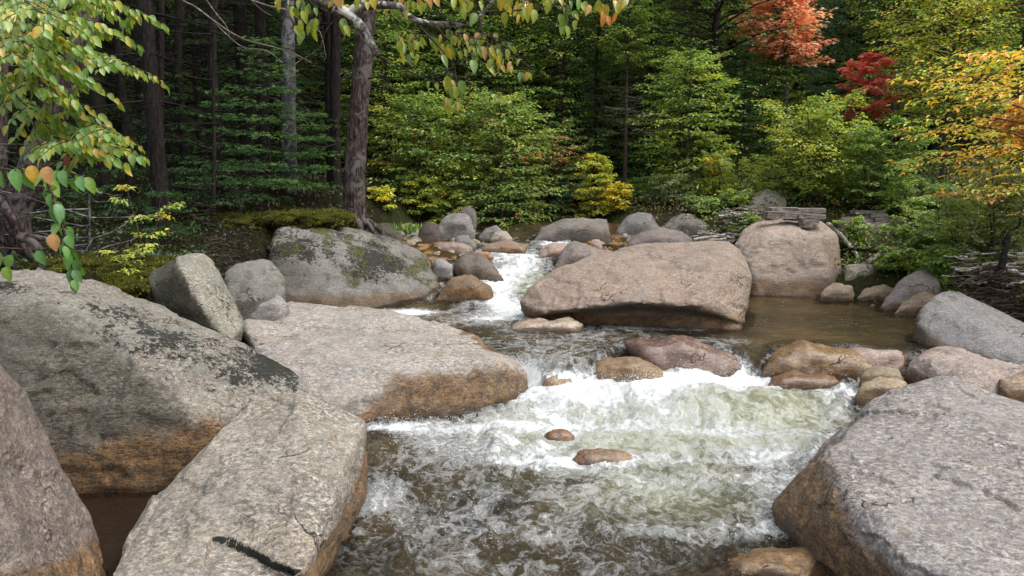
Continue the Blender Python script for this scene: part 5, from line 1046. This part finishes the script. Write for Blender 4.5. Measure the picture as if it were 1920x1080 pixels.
def overhang():
    o = thing('overhanging_branch', 'lichen crusted grey branch with a broken end hanging across the top of the view', 'branch', tuple(P(560, -60, 3.7))); b = np.array(o.location)
    tb = Tubes()
    main = curve([P(x, y, Y) - b for x, y, Y in [(380, -330, 4.3), (480, -150, 3.95), (560, -40, 3.75), (600, 0, 3.65), (635, 18, 3.6), (665, 38, 3.6), (685, 62, 3.6), (698, 85, 3.6), (710, 104, 3.6)]], 8)
    tb.add(main, np.interp(np.arange(len(main)), [0, 30, len(main) - 1], [.040, .028, .014]), 14, .16)
    fork = curve([P(x, y, Y) - b for x, y, Y in [(650, 28, 3.6), (670, 15, 3.6), (705, 10, 3.6), (748, 12, 3.6), (765, 30, 3.6), (800, 43, 3.62), (850, 46, 3.65), (878, 48, 3.65), (900, 30, 3.65), (925, 2, 3.65), (960, -30, 3.7)]], 6)
    tb.add(fork, np.interp(np.arange(len(fork)), [0, 20, len(fork) - 1], [.022, .015, .006]), 12, .18)
    tb.add(curve([P(560, -40, 3.75) - b, P(540, 10, 3.7) - b, P(552, 50, 3.7) - b, P(560, 85, 3.7) - b], 6), np.linspace(.006, .002, 19), 5)
    link('limb', tb.mesh('limb', LICHBARK), o)
    tw = Tubes(); r = np.random.default_rng(60); lv = Leaves()
    nodes = [main, fork]
    def T(pl, r0=.005, Y=3.6):
        q = curve([P(x, y, Y) - b for x, y in pl], 6); nodes.append(q); tw.add(q, np.linspace(r0, .0015, 6 * (len(pl) - 1) + 1), 5)
    T([(785, 48), (820, 85), (850, 120), (855, 150), (868, 175)]); T([(818, 50), (850, 80), (905, 85), (960, 105), (1000, 130)]); T([(710, 104), (760, 130), (850, 170)], .004)
    T([(910, 22), (960, 20), (1010, 14), (1070, 2), (1120, -8), (1180, -10)]); T([(1050, 5), (1068, 20), (1075, 35)]); T([(640, 20), (610, 60), (600, 100), (612, 110)], .003); T([(852, 122), (880, 105), (910, 112)], .003)
    T([(900, 30), (905, 60), (940, 75), (985, 100)], .003); T([(590, 0), (600, 40), (585, 60)], .003); T([(845, 46), (850, 66), (925, 78), (975, 104)], .003)
    pal = [((.17, .27, .04), 5), ((.30, .34, .045), 5), ((.12, .20, .08), 2), ((.45, .36, .05), 1.6), ((.50, .30, .12), .5)]
    pal2 = [((.46, .36, .05), 4), ((.50, .28, .08), 1.5), ((.28, .32, .04), 4)]
    def cl(x, y, n, sx, sy, p, leaf=.058):
        n = int(n * 1.4)
        X = r.normal(x, sx, n); Yy = r.normal(y, sy, n); c = np.array([P(a, q, 3.6 + r.normal(0, .07)) for a, q in zip(X, Yy)]) - b
        d = np.stack([r.normal(.1, .3, n), r.normal(-.15, .25, n), -np.ones(n)], 1); nm = np.stack([r.normal(0, .45, n), -np.ones(n), r.normal(.45, .3, n)], 1)
        l = leaf * r.uniform(.55, 1.2, n); lv.add(c, d, nm, l, l * r.uniform(.4, .6, n), pick(p, n, r) * r.uniform(.8, 1.1, (n, 1)))
        mid = c.mean(0) + np.array([0, 0, .05]); N = np.concatenate(nodes); a0 = N[np.argmin(np.linalg.norm(N - mid, axis=1))]
        tw.add(curve([a0, (a0 + mid) / 2 + r.normal(0, .01, 3), mid], 4), np.linspace(.0025, .0015, 9), 4)
        for q in c: tw.add([mid, (mid + q) / 2 + np.array([0, 0, .01]), q], [.0015, .0012, .001], 3)
    for a in [(770, 65, 5, 16, 14, pal), (800, 80, 8, 24, 12, pal), (850, 62, 7, 20, 8, pal), (870, 85, 12, 25, 14, pal), (900, 78, 12, 22, 14, pal), (930, 92, 11, 18, 14, pal), (950, 118, 7, 14, 8, pal2), (985, 132, 3, 6, 4, pal),
              (835, 150, 8, 10, 8, pal), (860, 170, 7, 8, 8, pal), (845, 185, 4, 8, 4, pal2), (955, 8, 7, 14, 8, pal2), (985, 15, 9, 10, 10, pal2), (1068, 28, 8, 12, 10, pal), (1080, 2, 6, 12, 8, pal), (1030, -5, 7, 16, 6, pal2), (1125, 5, 6, 12, 7, pal2),
              (1140, 30, 4, 12, 4, [((.6, .25, .05), 1)]), (1170, -8, 5, 12, 4, pal2), (760, 0, 7, 20, 8, pal2), (810, -6, 8, 20, 8, pal2), (572, 12, 9, 14, 14, pal), (620, -4, 8, 16, 8, pal2), (590, 40, 5, 8, 8, pal), (690, -8, 7, 22, 6, pal2), (560, 50, 4, 6, 10, pal), (645, 42, 3, 6, 4, pal), (880, 5, 5, 10, 10, pal), (880, -10, 8, 30, 6, pal2), (740, 62, 3, 8, 5, pal), (530, -5, 6, 12, 8, pal2), (770, 100, 3, 10, 8, pal)]:
        cl(*a)
    link('twig', tw.mesh('twig', TWIG), o); link('leaves', lv.mesh('leaves', NEARLEAF, NEAR), o)
overhang()
# bare dead twigs that trail across the dark wood
def bare_twigs():
    b = P(340, -10, 5.2); o = thing('bare_branch', 'thin leafless branch trailing across the dark wood at upper left', 'branch', tuple(b)); tw = Tubes(); r = np.random.default_rng(61)
    def T(pl, r0=.008): tw.add(curve([P(x, y, 5.2) - b for x, y in pl], 6), np.linspace(r0, .002, 6 * (len(pl) - 1) + 1), 5)
    T([(250, -80), (335, -5), (365, 12), (400, 38), (435, 62), (470, 78), (520, 90), (560, 108)]); T([(400, 38), (420, 60), (455, 88), (500, 95), (530, 118)], .005); T([(380, -10), (405, 25), (425, 50), (432, 75)], .005)
    T([(470, 0), (500, 10), (540, 20), (580, 45), (600, 60), (612, 108)], .006); T([(520, 90), (550, 100), (585, 118)], .004); T([(460, -10), (490, 18), (510, 30)], .004)
    link('twig', tw.mesh('twig', DEAD), o)
bare_twigs()
# leaning birch trunk and its roots, dark at the left edge
plain_trunk('leaning mottled trunk behind the yellow leaves at left', [(30, 420), (50, 340), (90, 240), (150, 90), (190, -100)], 8.8, .17, .12, BARK, 'birch_tree')
plain_trunk('brown trunk cut off by the left edge', [(-6, 420), (-2, 200), (0, 0), (4, -200)], 9.6, .11, .09, BARK)
def roots_left():
    b = P(20, 470, 7.9); o = thing('root_mass', 'weathered twisted roots at the left edge above the lichen boulder', 'roots', tuple(b)); tb = Tubes()
    for pl, r0 in [([(-60, 330), (-10, 370), (10, 410), (30, 440), (70, 460), (80, 510)], .07), ([(-40, 430), (10, 450), (50, 475), (75, 500), (60, 530)], .06), ([(0, 380), (25, 420), (20, 460), (0, 500)], .05), ([(30, 440), (90, 450), (120, 470)], .035), ([(-30, 480), (20, 495), (50, 520)], .05)]:
        tb.add(curve([P(x, y, 7.9 + .1 * math.sin(i + r0 * 90)) - b for i, (x, y) in enumerate(pl)], 7), np.linspace(r0, r0 * .5, 7 * (len(pl) - 1) + 1), 10, .3)
    link('root', tb.mesh('root', BARK), o)
roots_left()

# --- moss mounds and grass
def mound(label, px, py, Y, wx, wy, hz, name='moss_mound'):
    c = P(px, py, Y); bm = bmesh.new(); bmesh.ops.create_icosphere(bm, subdivisions=5, radius=1); me = bpy.data.meshes.new(name); bm.to_mesh(me); bm.free()
    n = len(me.vertices); co = np.empty(n * 3, np.float32); me.vertices.foreach_get('co', co); co = co.reshape(-1, 3).astype(float)
    q = co * np.array([wx, wy, hz]); d = 1 + .35 * fbm(q * 3.2 + px, 3) + .10 * fbm(q * 14 + px, 3); q = q * d[:, None]
    me.vertices.foreach_set('co', q.astype(np.float32).ravel()); me.materials.append(MOSS); me.polygons.foreach_set('use_smooth', np.full(len(me.polygons), True)); me.update()
    o = thing(name, label, 'moss', tuple(c)); link('cushion', me, o)
    r = np.random.default_rng(int(px)); k = r.choice(n, 1600); lv = Leaves(); col = pick([((.10, .11, .018), 2), ((.05, .055, .012), 2), ((.17, .16, .03), 1)], 1600, r)
    lv.add(q[k], r.normal(0, .5, (1600, 3)) + co[k], r.normal(0, 1, (1600, 3)), r.uniform(.02, .045, 1600), r.uniform(.006, .012, 1600), col); link('tuft', lv.mesh('tuft', LEAF), o)
mound('bright green moss cushion behind the huge lichen boulder', 225, 535, 8.0, .55, .5, .16)
mound('low moss bank between the sapling and the roots', 150, 505, 8.3, .6, .6, .14)
mound('yellowish moss hump left of the perched wedge boulder', 270, 505, 8.6, .5, .5, .12)
mound('brown green moss cap on the lichen boulder left of the trunk', 560, 412, 11.9, .75, .55, .15)
mound('moss cushion hugging the spruce roots', 630, 410, 12.3, .30, .35, .16)
mound('long moss shelf under the young spruces', 470, 425, 12.0, .9, .7, .2)
def tuft(label, px, py, Y, n, w, hgt, pal, group=None):
    X = P(px, py, Y); r = np.random.default_rng(int(px * 3)); lv = Leaves(); c = np.stack([r.normal(0, w, n), r.normal(0, w * .6, n), np.full(n, -.05)], 1)
    lv.add(c, np.stack([r.normal(0, .35, n), r.normal(0, .35, n), np.ones(n)], 1), r.normal(0, 1, (n, 3)), r.uniform(.5, 1, n) * hgt, np.full(n, .014), pick(pal, n, r))
    o = thing('grass_clump', label, 'grass', (X[0], Y, X[2]), group=group); link('blades', lv.mesh('blades', LEAF), o)
tuft('clump of green sedge beside the flat topped dark boulder', 985, 450, 15.4, 500, .3, .35, [(LG, 2), (GG, 2)])
tuft('tuft of grass beneath the small yellow bush', 770, 438, 14.6, 260, .15, .3, [(LG, 2), (MG, 2)])
tuft('tuft of pale grass at the head of the pebble bar', 905, 440, 16.3, 300, .3, .3, [(LG, 2), (GG, 2)])
# undergrowth nobody could count
def cover():
    r = np.random.default_rng(66); n = 110000; Y = r.uniform(8, 26, n); X = r.uniform(-.8, .8, n) * Y; a, b_ = bank(X, Y); ok = (np.maximum(a, b_) > .5); X = X[ok]; Y = Y[ok]; n = len(X)
    c = np.stack([X, Y, ground(X, Y) + np.abs(r.normal(0, .2, n)) * (X > -2.5) + .01], 1)
    dn = fbm(np.stack([X * .5, Y * .5, 0 * X], 1), 2); right = X > 0
    col = np.where((dn > .1)[:, None], pick([(MG, 3), (LG, 2), (DG, 2)], n, r), pick([((.05, .035, .02), 3), ((.14, .08, .03), 1), (DG, 2)], n, r))
    col = col * np.where(right, 1., .35)[:, None]  # left bank leaves coloured darker to paint in the wood's shade
    lv = Leaves(); lv.add(c, r.normal(0, 1, (n, 3)), np.stack([r.normal(0, .6, n), r.normal(0, .6, n), np.ones(n)], 1), r.uniform(.04, .09, n), r.uniform(.03, .05, n), col)
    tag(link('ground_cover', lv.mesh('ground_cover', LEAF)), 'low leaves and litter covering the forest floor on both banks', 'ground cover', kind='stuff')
cover()

# --- driftwood, timbers, logs
def tangle(label, name, px0, px1, py0, py1, Y, n, seed, matl=DRIFT, rmax=.02, parent=None):
    r = np.random.default_rng(seed); b = P((px0 + px1) / 2, py1, Y); o = thing(name, label, 'driftwood', tuple(b)); tb = Tubes()
    tb.add(curve([P(px0, (py0 + py1) / 2 + 6, Y) - b, P((px0 + px1) / 2, (py0 + py1) / 2, Y + .1) - b, P(px1, (py0 + py1) / 2 + 3, Y) - b], 6), np.linspace(rmax, rmax * .5, 13), 6, .1)
    for k in range(n):
        x = r.uniform(px0, px1); y = py1 - (py1 - py0) * r.random() ** 1.3; c = P(x, y, Y + r.uniform(-.25, .35)) - b
        L = r.uniform(.2, .8) * (px1 - px0) / F_PX * Y * .6; a = r.uniform(-.5, .5) + (math.pi if r.random() < .5 else 0); d = np.array([math.cos(a), r.uniform(-.5, .5), math.sin(a) * r.uniform(.2, .9)])
        p = c + d * np.linspace(-.5, .5, 6)[:, None] * L + r.normal(0, L * .035, (6, 3)); rr = rmax * r.random() ** 2 + .004
        tb.add(p, np.linspace(rr, rr * .35, 6), 6, .1)
    link('sticks', tb.mesh('sticks', matl), o); return o
tangle('heap of grey driftwood sticks left of the timber boulder', 'driftwood_pile', 1360, 1440, 388, 440, 14.0, 110, 1)
tangle('pale twisted roots lying left of the timber boulder', 'driftwood_root', 1300, 1378, 432, 455, 13.4, 40, 2, DRIFT, .035)
tangle('twiggy debris among the stones behind the midstream boulder', 'driftwood_twigs', 1120, 1175, 452, 470, 13.8, 45, 3, TWIG, .01)
tangle('brown tangle of roots and sticks on the right edge bank', 'root_tangle', 1800, 1965, 495, 600, 9.65, 260, 4, TWIG, .016)
tangle('bleached sticks lying on top of the brown root tangle', 'driftwood_pile', 1790, 1950, 470, 530, 9.7, 60, 5, DRIFT, .02)
tangle('pale twigs under the moss beside the perched wedge boulder', 'dry_twigs', 385, 450, 440, 495, 9.6, 50, 6, TWIG, .005)
tangle('bare twigs above the large green bush', 'bare_branch', 1640, 1700, 130, 215, 15.6, 60, 7, DEAD, .006)
tangle('dead twiggy branches hanging in the dark wood right of centre', 'bare_branch', 1140, 1240, 170, 250, 18.0, 60, 8, DEAD, .007)
tangle('dead twigs low in the dark wood at left', 'bare_branch', 350, 450, 380, 420, 10.6, 16, 9, TWIG, .004)
tangle('dry stalks of sticks on the pale stone in the far stream', 'driftwood_twigs', 915, 960, 432, 450, 14.6, 26, 10, DRIFT, .012)
def log(label, p0, p1, r0, r1, matl=DEAD, name='log', bend=.05, stubs=3, seed=0):
    a = P(*p0); c = P(*p1); r = np.random.default_rng(seed + 500); t = np.linspace(0, 1, 16)[:, None]
    pts = (c - a) * t + np.array([0, 0, 1]) * bend * np.sin(t * 3.14) + r.normal(0, .006, (16, 3)); o = thing(name, label, 'log', tuple(a)); tb = Tubes(); rd = np.linspace(r0, r1, 16).copy()
    pts = np.vstack([pts[:1], pts, pts[-1:]]); rd = np.concatenate([[.001], rd, [.001]]); tb.add(pts, rd, 12, .12)
    link('stem', tb.mesh('stem', matl), o)
    if stubs:
        tb = Tubes()
        for k in range(stubs):
            i = int(r.integers(3, 15)); d = r.normal(0, 1, 3); d /= np.linalg.norm(d); d[2] = abs(d[2]); tb.add([pts[i], pts[i] + d * r0 * 3], [r0 * .3, r0 * .12], 5)
        link('stub', tb.mesh('stub', matl), o)
log('bare pale log leaning down behind the timber boulder', (1552, 420, 13.9), (1612, 486, 12.9), .045, .03, DRIFT, seed=1)
log('grey log lying along the top of the pool edge rocks', (1625, 492, 12.3), (1715, 458, 12.6), .05, .03, DRIFT, seed=2)
log('thin dark pole lying between the boulders right of the timber boulder', (1585, 468, 13.0), (1665, 480, 12.5), .03, .02, DARKBARK, seed=3)
log('short twig resting on the rounded grey boulder', (1706, 537, 10.35), (1748, 543, 10.3), .014, .009, DEAD, name='stick', stubs=0, seed=4)
log('black wet stick in the water at the bottom edge', (585, 1092, 4.35), (648, 1035, 4.75), .035, .022, WETWOOD, name='stick', stubs=4, seed=5)
log('thin upright snag in the right hand bushes', (1878, 505, 9.4), (1892, 440, 9.5), .045, .03, DARKBARK, name='snag', stubs=5, seed=6)
def timbers(label, px, py, Y, specs):
    b = P(px, py, Y); o = thing('timber_stack', label, 'timber', tuple(b))
    for i, (x0, x1, yy, dy, hpx, dep, rz) in enumerate(specs):
        a = P(x0, yy, Y + dy) - b; c = P(x1, yy, Y + dy) - b; hgt = hpx / F_PX * Y; L = np.linalg.norm(c - a)
        bm = bmesh.new(); bmesh.ops.create_cube(bm, size=1); bmesh.ops.subdivide_edges(bm, edges=bm.edges, cuts=7, use_grid_fill=True)
        me = bpy.data.meshes.new('beam'); bm.to_mesh(me); bm.free(); n = len(me.vertices); co = np.empty(n * 3, np.float32); me.vertices.foreach_get('co', co); q = co.reshape(-1, 3).astype(float)
        q = q * np.array([L, dep, hgt]); q = q + .012 * np.stack([fbm(q * 5 + i, 2), fbm(q * 5 + i + 4, 2), fbm(q * np.array([2, 9, 9]) + i + 8, 2)], 1)
        me.vertices.foreach_set('co', q.astype(np.float32).ravel()); me.materials.append(TIMBER); me.update()
        k = link('beam', me, o); k.location = (a + c) / 2; k.rotation_euler = (0, math.atan2(-(c - a)[2], np.linalg.norm((c - a)[:2])) + R(rz), r_[i % 5])
r_ = [R(7), R(-9), R(14), R(-12), R(4)]
timbers('stack of weathered squared timbers on top of the round topped boulder', 1490, 418, 12.95,
        [(1434, 1500, 403, .0, 13, .16, 0), (1496, 1546, 396, .1, 9, .2, 0), (1436, 1545, 393, .45, 7, .16, 1), (1498, 1546, 406, -.05, 8, .22, 1), (1500, 1532, 414, -.1, 8, .2, 0), (1502, 1522, 423, -.15, 7, .16, 0), (1470, 1500, 410, .1, 7, .2, 0)])
timbers('smaller pile of grey timbers on the dark streaked boulder', 1630, 412, 14.0,
        [(1597, 1658, 398, .1, 6, .2, 0), (1630, 1661, 404, -.05, 6, .22, 1), (1632, 1660, 411, -.1, 6, .2, 0), (1634, 1656, 418, -.12, 6, .18, 0)])
print('done', round(time.time() - T0, 1), sum(len(o.data.polygons) for o in SC.objects if o.type == 'MESH'))
